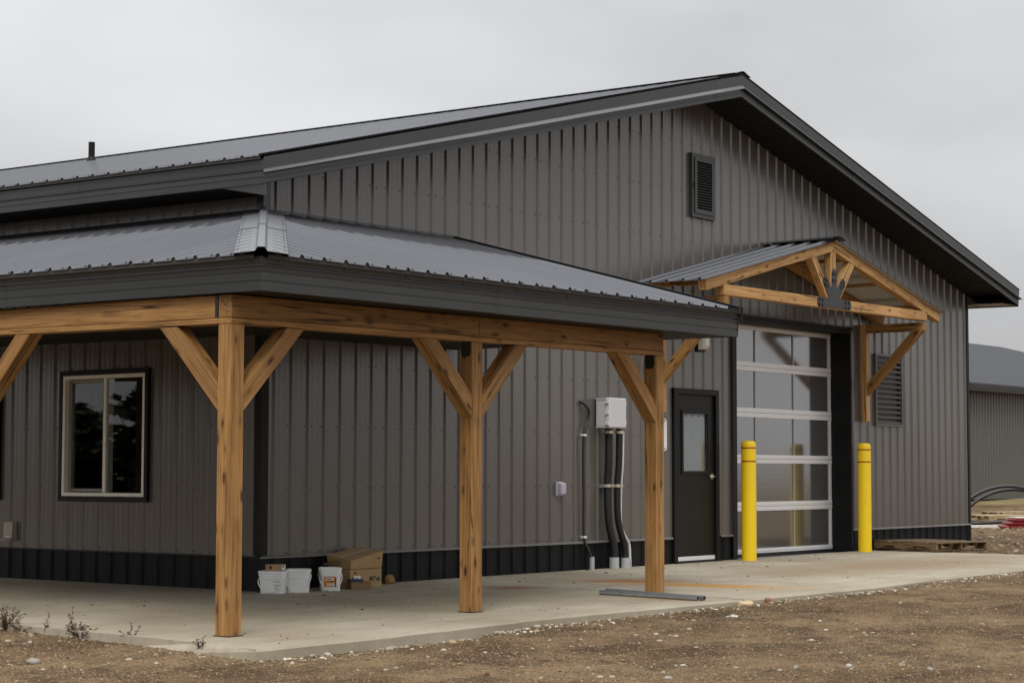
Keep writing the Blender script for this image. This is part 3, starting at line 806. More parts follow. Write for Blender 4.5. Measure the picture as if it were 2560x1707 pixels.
# opening trim: jamb liners, head liner and face trim
mb = MB(); mb.box(OH[0], OH[0] + .006, -.03, .36, -.02, OH[3]); mb.box(OH[0] - .095, OH[0], -.030, -.022, -.02, OH[3] + .09); mb.build('jamb_trim', TRIM, bld)
mb = MB(); mb.box(OH[1] - .006, OH[1], -.03, .36, -.02, OH[3]); mb.box(OH[1], OH[1] + .03, -.030, -.022, -.02, OH[3] + .04); mb.build('jamb_trim', TRIM, bld)
mb = MB(); mb.box(OH[0], OH[1], -.03, .36, OH[3] - .006, OH[3]); mb.box(OH[0], OH[1] , -.030, -.022, OH[3], OH[3] + .05)
mb.box(OH[0] - .02, OH[1] + .04, -.048, -.031, OH[3] + .045, OH[3] + .085); mb.build('head_trim', TRIM, bld)

# --- side windows
def window(y0, y1, z0, z1):
    w_ = empty('window', (0, (y0 + y1) / 2, z0), 0, bld); hw_ = (y1 - y0) / 2; H = z1 - z0
    def fr(mb, a, b_, c_, d, t, x0, x1):
        mb.box(x0, x1, a, b_, c_, c_ + t); mb.box(x0, x1, a, b_, d - t, d)
        mb.box(x0, x1, a, a + t, c_ + t, d - t); mb.box(x0, x1, b_ - t, b_, c_ + t, d - t); return mb
    fr(MB(), -hw_ - .044, hw_ + .044, -.044, H + .044, .050, -.036, .02).build('window_trim', TRIM, w_, .004)
    fr(MB(), -hw_ + .007, hw_ - .007, .007, H - .007, .037, -.030, .06).build('window_frame', FRAMEW, w_, .003)
    MB().box(-.006, .10, -.019, .019, .045, H - .045).build('meeting_stile', FRAMEW, w_, .003)
    fr(MB(), .026, hw_ - .05, .05, H - .05, .034, .022, .055).build('sash', SASHG, w_, .003)
    MB().box(.036, .042, .062, hw_ - .086, .086, H - .086).build('pane', GLASS, w_)
    MB().box(.012, .018, -hw_ + .05, -.026, .05, H - .05).build('pane', GLASS, w_)
    return w_
for q in WINS: window(*q)

# ------------------------------------------------------------------ timber porch
porch = tag(empty('timber_porch', (0, 0, 0)), 'wrap-around timber porch with knee braces and grey metal hip roof', 'porch')
PA = 3.50; SE = .2566; ZP = 2.608
def pz_(x, y, dirn):
    base = ZP + .0035 * (x + 3.5) + .0075 * (y + 3.5)
    return base + SE * ((3.5 + y) if dirn == 'f' else (3.5 + x))
XR = 2.86; YL = 6.0
pf = MB(); pf.v = [(-3.44, -3.44, ZP - .03), (XR - .05, -3.44, ZP - .01), (XR - .05, -.01, pz_(XR, 0, 'f') - .05), (-.0, -.01, pz_(0, 0, 'f') - .05)]
pf.f = [(0, 1, 2, 3)]; pf.v += [(-3.44, YL, ZP + .04), (-.01, YL, pz_(0, YL, 'l') - .05), (-.01, 0, pz_(0, 0, 'f') - .055), (-3.44, -3.44, ZP - .031)]
pf.f.append((4, 5, 6, 7)); proof = pf.build('porch_roof', SOFFIT, porch, recalc=False)
def porch_panels(lo, hi, phase, dirn):
    e = [lo] + [phase + 4 * RB * k for k in range(-20, 20) if lo + .05 < phase + 4 * RB * k < hi - .05] + [hi]
    for a, b_ in zip(e[:-1], e[1:]):
        pr = rib_profile(a, b_, phase, .023, 0, extra=(0.0,)); mb = MB()
        for (s0, d0), (s1, d1) in zip(pr[:-1], pr[1:]):
            def P(s_, d, top):
                t = min(0, s_) if top else -3.5
                x, y = (s_, t) if dirn == 'f' else (t, s_)
                return (x, y, pz_(x, y, dirn) + d)
            mb.quad(P(s0, d0, 0), P(s1, d1, 0), P(s1, d1, 1), P(s0, d0, 1))
        mb.build('roof_panel', ROOF, proof, recalc=False)
def closure(lo, hi, phase, h, f_, par):
    """closure strip that fills the open rib ends at an eave; f_(s, d) -> xyz"""
    pr = rib_profile(lo, hi, phase, h, 0); mb = MB()
    for (s0, d0), (s1, d1) in zip(pr[:-1], pr[1:]): mb.quad(f_(s0, -.03), f_(s1, -.03), f_(s1, d1 - .0015), f_(s0, d0 - .0015))
    return mb.build('closure_strip', CLOS, par, recalc=False)
CLOS = plain('foam_closure', (.05, .046, .042), .8, .2)
phF = 2.62 - 11 * RB * 2; phPL = -3.072
closure(-3.42, XR - .01, phF, .023, lambda s_, d: (s_, -3.49, pz_(s_, -3.49, 'f') + d), proof); closure(-3.42, YL, phPL, .023, lambda s_, d: (-3.49, s_, pz_(-3.49, s_, 'l') + d), proof)
closure(-.6, BL, phR, .021, lambda s_, d: (-.645, s_, roofz(-.645, s_) + d), rf)
porch_panels(-3.42, XR, phF, 'f'); porch_panels(-3.42, YL, phPL, 'l')
ptf, ptl = [], []
for k in range(6):
    t = -3.42 + .61 * k
    for n in range(-40, 40):
        s_ = phF + n * RB - .05
        if t < min(0, s_) - .25 and s_ < XR - .03: ptf.append((s_, t + .03 * (n % 2), pz_(s_, t + .03 * (n % 2), 'f') + .001))
        s_ = phPL + n * RB - .05
        if t < min(0, s_) - .25 and s_ < YL - .03: ptl.append((t + .03 * (n % 2), s_, pz_(t + .03 * (n % 2), s_, 'l') + .001))
screws('screws', ptf, (0, -.25, 1), proof, .010, .008); screws('screws', ptl, (-.25, 0, 1), proof, .010, .008)
# hip cap in two lapped lengths
for t0, t1, up in ((-3.53, -1.75, .0), (-1.80, .0, .004)):
    mb = MB()
    prof = [(-.275, .008), (-.265, .020), (-.06, .024), (-.035, .052), (.035, .052), (.06, .024), (.265, .020), (.275, .008)]
    rings = []
    for t in (t0, lerp(t0, t1, .33), lerp(t0, t1, .66), t1):
        ring = []
        for o, h_ in prof:
            # o<0: towards the left slope, o>0: towards the front slope
            if o < 0: x, y, z = t, t - o * 0 + abs(o), pz_(t, t, 'l') + TIL * 0 + .0075 * abs(o)
            else: x, y, z = t + o, t, pz_(t, t, 'f') + .0035 * o
            if abs(o) < .061: x, y = (t, t + abs(o)) if o < 0 else (t + o, t)
            ring.append((x, y, z + h_ + up))
        rings.append(ring)
    n = len(prof)
    for r_ in rings: mb.v += r_
    for k in range(3):
        for j in range(n - 1): mb.f.append((k * n + j, k * n + j + 1, (k + 1) * n + j + 1, (k + 1) * n + j))
    mb.build('hip_cap', CAPM, proof, recalc=False)
pts1, pts2 = [], []
for k in range(18):
    t = -3.45 + k * .17
    pts1.append((t + .235, t, pz_(t, t, 'f') + .026)); pts2.append((t, t + .235, pz_(t, t, 'l') + .026))
screws('screws', pts1, (0, -.25, 1), proof, .007, .005); screws('screws', pts2, (-.25, 0, 1), proof, .007, .005)
mb = MB()      # flashing where the porch roof meets the walls
mb.strip([(.03, -.004), (.026, .024), (.022, .030), (.0, .032)], [((0, YL, pz_(0, YL, 'l')), (-1, 0)), ((0, 0, pz_(0, 0, 'l')), (-1, -1)), ((XR, 0, pz_(XR, 0, 'f')), (0, -1))])
mb.build('wall_flashing', FASCIA, proof, recalc=False)
mb = MB(); mb.strip([(.0, -.10), (.012, -.10), (.012, .03), (-.08, .032)], [((XR, -3.5, pz_(XR, -3.5, 'f')), (1, 0)), ((XR, -.01, pz_(XR, 0, 'f')), (1, 0))])
mb.build('rake_trim', FASCIA, proof, recalc=False)
FP = [(-.03, 0), (0, 0), (.003, .060), (-.008, .061), (-.008, .071), (.002, .072), (.005, .122), (-.006, .123), (-.006, .133), (.004, .134), (.007, .162), (-.002, .163), (-.002, .170), (.020, .173), (.020, .178), (.008, .190), (.014, .235), (.008, .240)]
pfz = lambda x, y: 2.358 + .0035 * (x + 3.5) + .0075 * (y + 3.5)
fascia_run('fascia', FP, [((-3.45, -3.45, pfz(-3.45, -3.45)), (-1, -1)), ((XR, -3.45, pfz(XR, -3.45)), (0, -1))], (.42, .80), FASCIA, porch)
fascia_run('fascia', FP, [((-3.45, -3.45, pfz(-3.45, -3.45)), (-1, -1)), ((-3.45, YL, pfz(-3.45, YL)), (-1, 0))], (.30, .65), FASCIA, porch)
mb = MB(); mb.prism([(-3.45, 0), (-.02, 0), (-.02, .95), (-3.47, .235)], 0, .012, lambda u, v, w_: (XR - .012 + w_, u, pfz(XR, u) + v)); mb.build('end_closure', FASCIA, porch)
pts = [(lerp(-3.3, XR, k / 9), -3.465, pfz(0, -3.45) + .20) for k in range(10)]
screws('screws', pts, (0, -1, 0), porch, .007); screws('screws', [(-3.465, lerp(-3.3, 4, k / 8), pfz(-3.45, lerp(-3.3, 4, k / 8)) + .19) for k in range(9)], (-1, 0, 0), porch, .007)
# soffit boards of the porch ceiling
soffit_strip('soffit', (-3.445, -3.445, pfz(-3.445, -3.445) + .004), (XR - .02, -3.445, pfz(XR, -3.445) + .004), (0, 1, 0), 3.43, 1, 42, SOFFIT, porch)
soffit_strip('soffit', (-3.445, -.01, pfz(-3.445, 0) + .004), (-3.445, YL, pfz(-3.445, YL) + .004), (1, 0, 0), 3.43, 1, 40, SOFFIT, porch)

# posts, beams, braces.  PW = size of the posts
PW = .133; YB = -3.1; XB = -3.39
bzf = lambda x: 2.151 + .0055 * (x + 3.39)          # underside of the plate along the front
bzl = lambda y: 2.151 + .0090 * (y + 3.1)           # underside along the left side
def post(x0, y0, ztop, bracket=None, kind=WOOD):
    cx, cy = x0 + PW / 2, y0 + PW / 2
    o = timber('post', (cx, cy, sz(cx, cy)), (cx, cy, ztop), PW, PW, kind, porch, .006, side=(0, 1, 0))
    MB().box(cx - .075, cx + .075, cy - .075, cy + .075, sz(cx, cy) - .02, sz(cx, cy) + .006).build('post_base', BOLT, porch)
    if bracket:
        MB().prism([(-.047, 0), (.047, 0), (.047, -.085), (.03, -.115), (-.03, -.115), (-.047, -.085)], -.010, 0, lambda u, v, w_: (x0 + w_ - .001, cy + u, ztop - .006 + v)).build('post_bracket', BOLT, porch)
    return o
P1, P2, P3 = (XB, YB), (-.690, YB), (1.990, YB)
post(*P1, bzf(P1[0]) - .001)
post(*P2, bzf(P2[0]) - .001, True); post(*P3, bzf(P3[0]) - .001, True)
P4 = (XB, -.265); P5 = (XB, 2.55)
post(*P4, bzl(P4[1]) - .001); post(*P5, bzl(P5[1]) - .001); post(XB, 5.36, bzl(5.36) - .001)
yc = YB + PW / 2; xc = XB + PW / 2
timber('plate', (XB - .003, yc, bzf(XB) + .0195), (2.126, yc, bzf(2.12) + .0195), .140, .039, WOOD, porch, .003)
timber('beam', (XB, yc, bzf(XB) + .041 + .082), (-.604, yc, bzf(-.604) + .041 + .082), PW, .164, WOOD, porch)
timber('beam', (-.602, yc, bzf(-.602) + .041 + .082), (2.118, yc, bzf(2.118) + .041 + .082), PW + .004, .164, WOOD, porch)
timber('plate', (xc, YB + .139, bzl(YB) + .0195), (xc, YL - .1, bzl(YL) + .0195), .140, .039, WOOD, porch, .003)
timber('beam', (xc, YB + PW + .032, bzl(YB) + .041 + .082), (xc, YL - .1, bzl(YL) + .041 + .082), PW + .004, .164, WOOD, porch)
MB().box(XB - .001, XB + PW - .01, YB + PW + .003, YB + PW + .030, bzf(XB) + .042, bzf(XB) + .204).build('beam_gap_block', BOLT, porch)  # black block filling the gap between the two beams at the corner
def brace(ax, sgn, x0, y0, zt, size=.128):
    """45 degree knee brace from the post at (x0,y0) to the plate underside zt. ax: 0 along x, 1 along y"""
    off = PW if sgn > 0 else 0
    run = .615
    k = size / math.sqrt(2)
    s0 = (x0 if ax == 0 else y0) + off
    # centre line ends: lower end on post face, upper end at plate underside
    a_s, a_z = s0, zt - run + k
    b_s, b_z = s0 + sgn * (run - k), zt
    if ax == 0: A = (a_s, y0 + PW / 2, a_z); B = (b_s, y0 + PW / 2, b_z)
    else: A = (x0 + PW / 2, a_s, a_z); B = (x0 + PW / 2, b_s, b_z)
    return timber('knee_brace', A, B, PW - .004, size, WOOD, porch, .005, cutA=1.0, cutB=-1.0)
brace(0, 1, *P1, bzf(P1[0]) - .001); brace(1, 1, *P1, bzl(P1[1]) - .001)
brace(0, -1, *P2, bzf(P2[0] - .3) - .001); brace(0, 1, *P2, bzf(P2[0] + .3) - .001)
brace(0, -1, *P3, bzf(P3[0] - .3) - .001)
brace(1, -1, *P4, bzl(P4[1] - .3) - .001); brace(1, 1, *P4, bzl(P4[1] + .3) - .001)
brace(1, -1, *P5, bzl(P5[1] - .3) - .001)

# ------------------------------------------------------------------ gabled timber canopy over the two doors
can = tag(empty('timber_canopy', (0, 0, 0)), 'small gabled timber truss canopy with metal roof above the overhead door', 'canopy')
CX0 = 9.25; TY = -.945; TW = .11; CS = .238
ZAP = 4.064           # top of the rafters at the apex
def raf(y, mat, zap=ZAP, hs=3.06):
    th = .125; vert = th * math.sqrt(1 + CS * CS)
    for sg in (-1, 1):
        A = (CX0 + sg * hs, y, zap - CS * hs - vert / 2); B = (CX0, y, zap - vert / 2)
        d = math.atan2(CS * hs, hs)
        # plumb cut at the apex, square tail
        timber('rafter', A, B, TW, th, mat, can, .005, cutB=(math.tan(d) if True else 0))
raf(TY, WOODL); raf(-.085, WOOD)
def chord(y, mat): return timber('bottom_chord', (CX0 - 2.662, y, 3.248), (CX0 + 2.662, y, 3.268), TW, .128, mat, can, .005)
chord(TY, WOODL)
timber('king_post', (CX0, TY, 3.325), (CX0, TY, 3.945), TW - .012, .14, WOODL, can, .005, side=(0, 1, 0))
for sg in (-1, 1):
    timber('web', (CX0 + sg * .10, TY, 3.325), (CX0 + sg * .525, TY, 3.842), TW - .012, .128, WOODL, can, .005, side=(0, 1, 0))
for yb_ in ((-.89, -.14),):
    for sg in (-1, 1):
        for xo in (.35, 1.35, 2.35):
            x = CX0 + sg * xo; z = ZAP - CS * xo - .125
            timber('purlin', (x, -.885, z), (x, -.145, z), .09, .04, WOOD, can, .003)
# steel gusset plate
def arm_poly():
    arms = [(0, .445, .062), (math.atan2(.33, .272), .415, .058), (math.pi / 2, .440, .052), (math.pi - math.atan2(.33, .272), .415, .058), (math.pi, .445, .062)]
    P = []
    for a, ln, hw_ in arms:
        dx, dy = math.cos(a), math.sin(a); nx_, ny_ = -dy, dx
        ring = []
        if a == 0: base = (.10, -hw_)
        for f_, g_ in ((ln * .93, -1), (ln, -.55), (ln, .55), (ln * .93, 1)): ring.append((dx * f_ + nx_ * hw_ * g_, dy * f_ + ny_ * hw_ * g_))
        P.append(ring)
    poly = []
    for i, ring in enumerate(P):
        poly += ring
        if i < 4:
            a = (arms[i][0] + arms[i + 1][0]) / 2; rr = .15 if i in (0, 3) else .19
            poly.append((rr * math.cos(a), rr * math.sin(a)))
    return poly, arms
poly, arms = arm_poly()
gp = MB().prism(poly, -.006, 0, lambda u, v, w_: (CX0 + u, TY - TW / 2 - .001 + w_, 3.262 + v)).build('gusset_plate', STEELB, can)
def bolt(u, v):
    MB().prism(ngon(.021, 6), -.018, -.0055, lambda a, c_, w_: (CX0 + u + a, TY - TW / 2 - .001 + w_, 3.262 + v + c_)).build('bolt', BOLT, gp)
for sg in (-1, 1):
    for du in (.31, .385):
        for dv in (-.034, .034): bolt(sg * du, dv)
    an = math.atan2(.33, .272)
    for f_, g_ in ((.385, 0), (.335, .032), (.335, -.032), (.285, 0)):
        bolt(sg * (math.cos(an) * f_ - math.sin(an) * g_), math.sin(an) * f_ + math.cos(an) * g_)
for dv in (.30, .385):
    for du in (-.026, .026): bolt(du, dv)
# wall brackets: post on the wall, arm, diagonal brace
for bx in (6.645, 11.835):
    timber('wall_post', (bx, -.069, 1.82), (bx, -.069, 3.185), .094, .094, WOODL, can, .005, side=(0, 1, 0))
    timber('bracket_arm', (bx, -.12, 3.12), (bx, -1.0, 3.12), .094, .115, WOOD, can, .005)
    timber('bracket_brace', (bx, -.117, 2.265), (bx, -.90, 3.061), .094, .115, WOOD, can, .005, cutA=1.0, cutB=-1.0)
# canopy roof sheets
csl = MB(); CY0, CY1 = -1.055, -.028
for sg in (-1, 1):
    xe = CX0 + sg * 3.13
    pr = rib_profile(CY0, CY1, -.955, .024, 0); mb = MB(); mu_ = MB()
    zc = lambda x: ZAP + .012 - CS * abs(x - CX0)
    for (y0, d0), (y1, d1) in zip(pr[:-1], pr[1:]):
        mb.quad((xe, y0, zc(xe) + d0), (CX0, y0, zc(CX0) + d0), (CX0, y1, zc(CX0) + d1), (xe, y1, zc(xe) + d1))
    mb.build('roof_panel', ROOF, can, recalc=False)
    mu_.quad((xe, CY0 + .01, zc(xe) - .003), (CX0, CY0 + .01, zc(CX0) - .003), (CX0, CY1, zc(CX0) - .003), (xe, CY1, zc(xe) - .003))
    mu_.build('roof_underside', UNDER, can, recalc=False)
mb = MB().strip([(-.19, -.030), (-.17, -.022), (-.015, .016), (.015, .016), (.17, -.022), (.19, -.030)], [((CX0, CY0 - .03, ZAP + .045), (1, 0)), ((CX0, CY1, ZAP + .045), (1, 0))])
mb.build('ridge_cap', FASCIA, can, recalc=False)
pts = []
for y in (-.955 + .05, -.955 + RB + .05, -.955 + 2 * RB + .05, -.955 + 3 * RB + .05):
    for k in range(6):
        x = CX0 - 3.0 + .56 * k; pts.append((x, y, ZAP + .014 - CS * abs(x - CX0)))
screws('screws', pts, (-.24, 0, 1), can, .010, .007)

# ------------------------------------------------------------------ things fixed to the walls
def wall_thing(name, label, cat, loc): return tag(empty(name, loc), label, cat)
t = wall_thing('junction_box', 'grey plastic electrical enclosure on the wall above the black conduits', 'electrical box', (5.53, -.02, 1.62))
MB().box(-.165, .155, -.135, 0, .012, .318).build('enclosure', PLASD, t, .006)
MB().box(-.175, .165, -.20, -.136, -.008, .338).build('lid', PLASG, t, .012)
MB().box(-.172, .162, -.150, -.0, .320, .332).build('top_flange', PLASG, t); MB().box(-.172, .162, -.150, -.0, -.004, .010).build('bottom_flange', PLASG, t)
for x, z in ((-.182, .16), (.172, .06), (.172, .27), (-.182, .285), (-.182, .04)): MB().box(x - .008, x + .008, -.19, -.14, z - .018, z + .018).build('latch', PLASG, t, .003)
# conduits under it
def curve_pts(keys, n=40):
    ks = [Vector(k) for k in keys]; out_ = []
    P = [ks[0]] + ks + [ks[-1]]
    for i in range(1, len(P) - 2):
        for j in range(n):
            t_ = j / n; a, b_, c_, d = P[i - 1], P[i], P[i + 1], P[i + 2]
            out_.append(.5 * ((2 * b_) + (-a + c_) * t_ + (2 * a - 5 * b_ + 4 * c_ - d) * t_ ** 2 + (-a + 3 * b_ - 3 * c_ + d) * t_ ** 3))
    out_.append(ks[-1]); return out_
def conduit(name, label, keys, r, mat, corrug=False, fit=True, sock=.045, sock_h=.17):
    t_ = tag(empty(name, (keys[-1][0], keys[-1][1], 0)), label, 'conduit'); o0 = Vector(t_.location)
    pts_ = curve_pts(keys, 26 if not corrug else 60)
    if corrug:
        Q = []; rs = []
        acc = 0; last = pts_[0]
        # resample to a fine even step and alternate the radius
        dist = [0]
        for a, b_ in zip(pts_[:-1], pts_[1:]): dist.append(dist[-1] + (b_ - a).length)
        n = int(dist[-1] / .0042); i = 0
        for k in range(n + 1):
            dd = dist[-1] * k / n
            while i < len(dist) - 2 and dist[i + 1] < dd: i += 1
            f_ = (dd - dist[i]) / max(dist[i + 1] - dist[i], 1e-9); Q.append(pts_[i].lerp(pts_[i + 1], f_)); rs.append(r if k % 4 < 2 else r * .94)
        pts_, rr = Q, rs
    else: rr = [r] * len(pts_)
    MB().tube([q - o0 for q in pts_], rr, 12).build('hose' if corrug else 'pipe', mat, t_, smooth=True)
    if fit:
        MB().tube([pts_[0] - o0 + Vector((0, 0, .008)), pts_[0] - o0 - Vector((0, 0, .022)), pts_[0] - o0 - Vector((0, 0, .023)), pts_[0] - o0 - Vector((0, 0, .055))], [r * .9, r * .9, r * 1.25, r * 1.25], 8).build('fitting', BRASS, t_)
    if sock:
        b_ = pts_[-1] - o0
        MB().tube([(b_.x, b_.y, -.02), (b_.x, b_.y, sock_h)], sock, 18).build('socket', PVC, t_)
    return t_
conduit('corrugated_conduit', 'thick black corrugated conduit, left of the two under the grey box', [(5.50, -.105, 1.605), (5.50, -.10, 1.2), (5.50, -.085, .95), (5.50, -.10, .55), (5.56, -.13, .25), (5.56, -.135, .10)], .045, CORR, True, sock=.056, sock_h=.13)
conduit('corrugated_conduit', 'black corrugated conduit, right of the two under the grey box', [(5.635, -.16, 1.605), (5.635, -.15, 1.2), (5.635, -.13, .95), (5.65, -.13, .55), (5.75, -.15, .25), (5.755, -.155, .10)], .040, CORR, True, sock=.051, sock_h=.12)
conduit('plastic_conduit', 'thin light grey plastic conduit bending outwards right of the corrugated ones', [(5.735, -.14, 1.57), (5.735, -.13, 1.2), (5.735, -.11, .95), (5.74, -.10, .55), (5.80, -.10, .40), (5.905, -.10, .28), (5.925, -.10, .15), (5.925, -.10, .0)], .017, PVCL, False, False, .022, .10)
t = conduit('black_cable', 'black cable looping out of the wall left of the grey box', [(5.075, -.0, 1.90), (5.085, -.03, 1.895), (5.16, -.06, 1.82), (5.17, -.05, 1.72), (5.10, -.04, 1.53), (5.095, -.035, 1.2), (5.10, -.035, .8), (5.105, -.035, .37), (5.16, -.06, .22), (5.205, -.075, .12)], .0165, HOSEB, False, False, .028, .145)
o0 = Vector(t.location)
for q in ((5.098, -.04, 1.525), (5.105, -.035, .37)):
    q = Vector(q) - o0; MB().box(q.x - .03, q.x + .03, q.y - .022, q.y + .035, q.z - .012, q.z + .012).build('cable_clip', ALU, t, .003)
t = tag(empty('conduit_clamp', (5.55, -.0, .95)), 'galvanised strut clamp holding the black corrugated conduits to the wall', 'clamp')
MB().box(-.13, .25, -.045, 0, -.02, .02).build('strut', GALV, t)
for x, y, r_ in ((-.05, -.085, .056), (.085, -.13, .049)):
    MB().tube([(x, y, -.016), (x, y, .016)], r_, 18, False).build('band', BRASS, t)
    MB().box(x - .012, x + .012, y - r_ - .025, y - r_ + .005, -.014, .014).build('lug', BRASS, t)
t = wall_thing('outlet_cover', 'small weatherproof outlet cover low on the front wall behind the middle post', 'outlet', (4.665, -.01, .84))
MB().box(-.06, .06, -.02, .01, 0, .155).build('base', PLASG, t, .004)
mb = MB(); rings = []
for y, e in ((-.02, 0), (-.055, .004), (-.072, .016)): rings.append([(-.055 + e, y, .006 + e), (.055 - e, y, .006 + e), (.055 - e, y, .149 - e), (-.055 + e, y, .149 - e)])
mb.loft(rings, False, True).build('bubble_cover', OUTLET, t, .006)
t = wall_thing('wall_light', 'white wall pack light above the entry door, half hidden by a timber brace', 'light', (7.57, -.015, 2.60))
MB().box(-.095, .095, -.05, .0, 0, .27).build('housing', TRIM, t, .006)
rings = []
for y, e in ((-.05, 0), (-.10, .012), (-.135, .04)): rings.append([(-.085 + e, y, .02 + e * 1.2), (.085 - e, y, .02 + e * 1.2), (.085 - e, y, .26 - e * .3), (-.085 + e, y, .26 - e * .3)])
MB().loft(rings, False, True).build('lens', LENS, t, .006)
t = wall_thing('cover_plate', 'white oblong cover plate on the wall beside the entry door', 'plate', (6.745, -.02, 1.36))
pl = [(.055 * math.cos(a), .055 * math.sin(a) + (.34 if a <= math.pi else .055)) for a in [math.pi * 2 * k / 20 for k in range(20)]]
MB().prism(pl, -.03, 0, lambda u, v, w_: (u, w_, v)).build('plate', PAPER, t, .003)
for z in (.03, .365): MB().prism(ngon(.009, 8), -.034, -.029, lambda u, v, w_: (u, w_, z + v)).build('screw', SCREW, t)
t = wall_thing('exhaust_hood', 'small tan exhaust hood low on the left wall', 'vent', (-.01, 3.66, .39))
MB().box(-.012, .03, -.08, .08, 0, .195).build('flange', BEIGE, t, .003)
mb = MB(); mb.prism([(-.012, .19), (-.040, .188), (-.046, .025), (-.046, .018), (-.012, .01)], -.074, .074, lambda u, v, w_: (u, w_, v)); mb.build('hood', BEIGE, t, .004)
MB().box(-.062, -.013, -.08, .10, .0, .010).build('lip', BEIGE, t)
MB().box(-.049, -.0465, -.04, .035, .03, .042).build('sticker', PAPER, t)

# ------------------------------------------------------------------ bollards
def bollard(x, y, label):
    t_ = tag(empty('bollard', (x, y, sz(x, y))), label, 'bollard', 'yellow bollards flanking the overhead door')
    r_ = .093; H = 1.50
    prof = [(0, r_), (H - .06, r_), (H - .03, r_ * .965), (H - .012, r_ * .86), (H - .002, r_ * .6), (H, .001)]
    mb = MB().loft([[(rr * math.cos(2 * math.pi * k / 36), rr * math.sin(2 * math.pi * k / 36), z) for k in range(36)] for z, rr in prof]); smooth_by_angle(mb.build('sleeve', YEL, t_), 50)
    for z in (H - .100, H - .268):
        MB().loft([[((r_ + .0015) * math.cos(2 * math.pi * k / 36), (r_ + .0015) * math.sin(2 * math.pi * k / 36), zz) for k in range(36)] for zz in (z, z + .016)], False, False).build('red_band', REDT, t_, smooth=True)
    return t_
bollard(8.30, -.285, 'yellow bollard with red bands left of the overhead door')
bollard(11.47, -.235, 'yellow bollard with red bands right of the overhead door')

# ------------------------------------------------------------------ buckets and boxes by the wall corner
def sq(h, z, e=.36, n=32):
    o = []
    for k in range(n):
        a = 2 * math.pi * k / n + math.pi / n; c_, s_ = math.cos(a), math.sin(a)
        o.append((h * abs(c_) ** e * (1 if c_ > 0 else -1), h * abs(s_) ** e * (1 if s_ > 0 else -1), z))
    return o
def bucket(x, y, rot, label, h=.118, H=.215, e=.36, lid=True, hs=.0, drop=.9, front=(1, 0)):
    t_ = tag(empty('bucket', (x, y, sz(x, y)), rot), label, 'bucket', 'white plastic buckets by the wall corner')
    k = h / .118
    rings = [sq(h * .90, 0, e), sq(h * .905, .004, e), sq(h * .985, H * .66, e), sq(h * 1.05, H * .665, e), sq(h * 1.05, H * .695, e), sq(h * .995, H * .70, e), sq(h * 1.0, H * .78, e), sq(h * 1.06, H * .785, e), sq(h * 1.06, H * .81, e), sq(h * 1.01, H * .815, e), sq(h * 1.015, H * .88, e)]
    smooth_by_angle(MB().loft(rings).build('body', PLASW, t_), 40)
    lr = [sq(h * 1.06, H * .875, e), sq(h * 1.075, H * .89, e), sq(h * 1.075, H * .955, e), sq(h * 1.055, H * .99, e), sq(h * 1.02, H * 1.0, e), sq(h * .98, H * 1.0, e), sq(h * .96, H * .965, e)]
    smooth_by_angle(MB().loft(lr).build('lid', PLASW, t_), 40)
    # bail handle hanging down one side
    pts_ = []
    for j in range(25):
        a = math.pi * j / 24; u = math.cos(a); d = math.sin(a)
        pts_.append((h * 1.09 * u, -h * (.75 + .42 * d) if d > .3 else -h * 1.17 * d / .3 * .75 * .96, H * .74 - d * H * drop * .72))
    MB().tube(pts_, .0052, 8).build('handle', PLASW, t_, smooth=True)
    return t_
VA = math.atan2(-13.1, -13.06)      # towards the viewer
bk1 = bucket(-.06, -.25, R(-62), 'white square bucket nearest the wall corner with a small carton on its lid', .122, .205, .30, drop=.92)
bk2 = bucket(.13, -.37, R(-50), 'plain white bucket between the handwritten one and the labelled one', .108, .212, .36, drop=1.0)
bk3 = bucket(.50, -.42, R(-42), 'white bucket with an orange label', .101, .215, .42, drop=1.0)
# label on the third bucket (a flat print)
def slab_on(t_, h, H, u0, u1, z0, z1, mat, name, off, par=None):
    f_ = lambda u, z: (u * h, -(h * lerp(.90, .985, z / .66) + off), z * H)
    mb = MB(); mb.quad(f_(u0, z0), f_(u1, z0), f_(u1, z1), f_(u0, z1)); return mb.build(name, mat, par or t_, recalc=False)
lab = slab_on(bk3, .101, .215, -.62, .52, .17, .62, ORANGE, 'label', .003)
slab_on(bk3, .101, .215, -.50, .30, .46, .57, PAPER, 'label_print', .0045, bk3); slab_on(bk3, .101, .215, -.34, .34, .21, .34, PAPER, 'label_print', .0045, bk3)
slab_on(bk3, .101, .215, -.38, .05, .50, .53, BLUEP, 'label_print', .006, bk3); slab_on(bk3, .101, .215, -.20, .25, .40, .43, INK, 'label_print', .0045, bk3)
slab_on(bk3, .101, .215, .40, .47, .22, .55, INK, 'label_print', .0045, bk3)
for z in (.225, .255, .285, .315): slab_on(bk3, .101, .215, -.28, .26, z, z + .006, BLUEP, 'label_print', .006, bk3)
# handwriting on the first bucket: three short scrawled lines
def scrawl(t_, h, H, lines):
    mb = MB()
    for strokes in lines:
        pts_ = [(u * h, -(h * lerp(.90, .985, z / .66) + .0025), z * H) for u, z in strokes]; mb.tube(pts_, .0013, 4)
    return mb.build('handwriting', INK, t_)
rr = random.Random(3)
def word(u0, u1, z0, hgt, n):
    return [(lerp(u0, u1, k / n), z0 + (hgt if k % 2 else 0) * (.5 + rr.random() * .6)) for k in range(n + 1)]
scrawl(bk1, .122, .205, [word(.18, .40, .52, .03, 5), word(.48, .72, .50, .10, 5), word(.30, .40, .34, .12, 2), word(.42, .74, .35, .06, 7), word(.30, .50, .18, .08, 3), [(.26, .29), (.46, .29)], word(.5, .74, .19, .05, 6)])
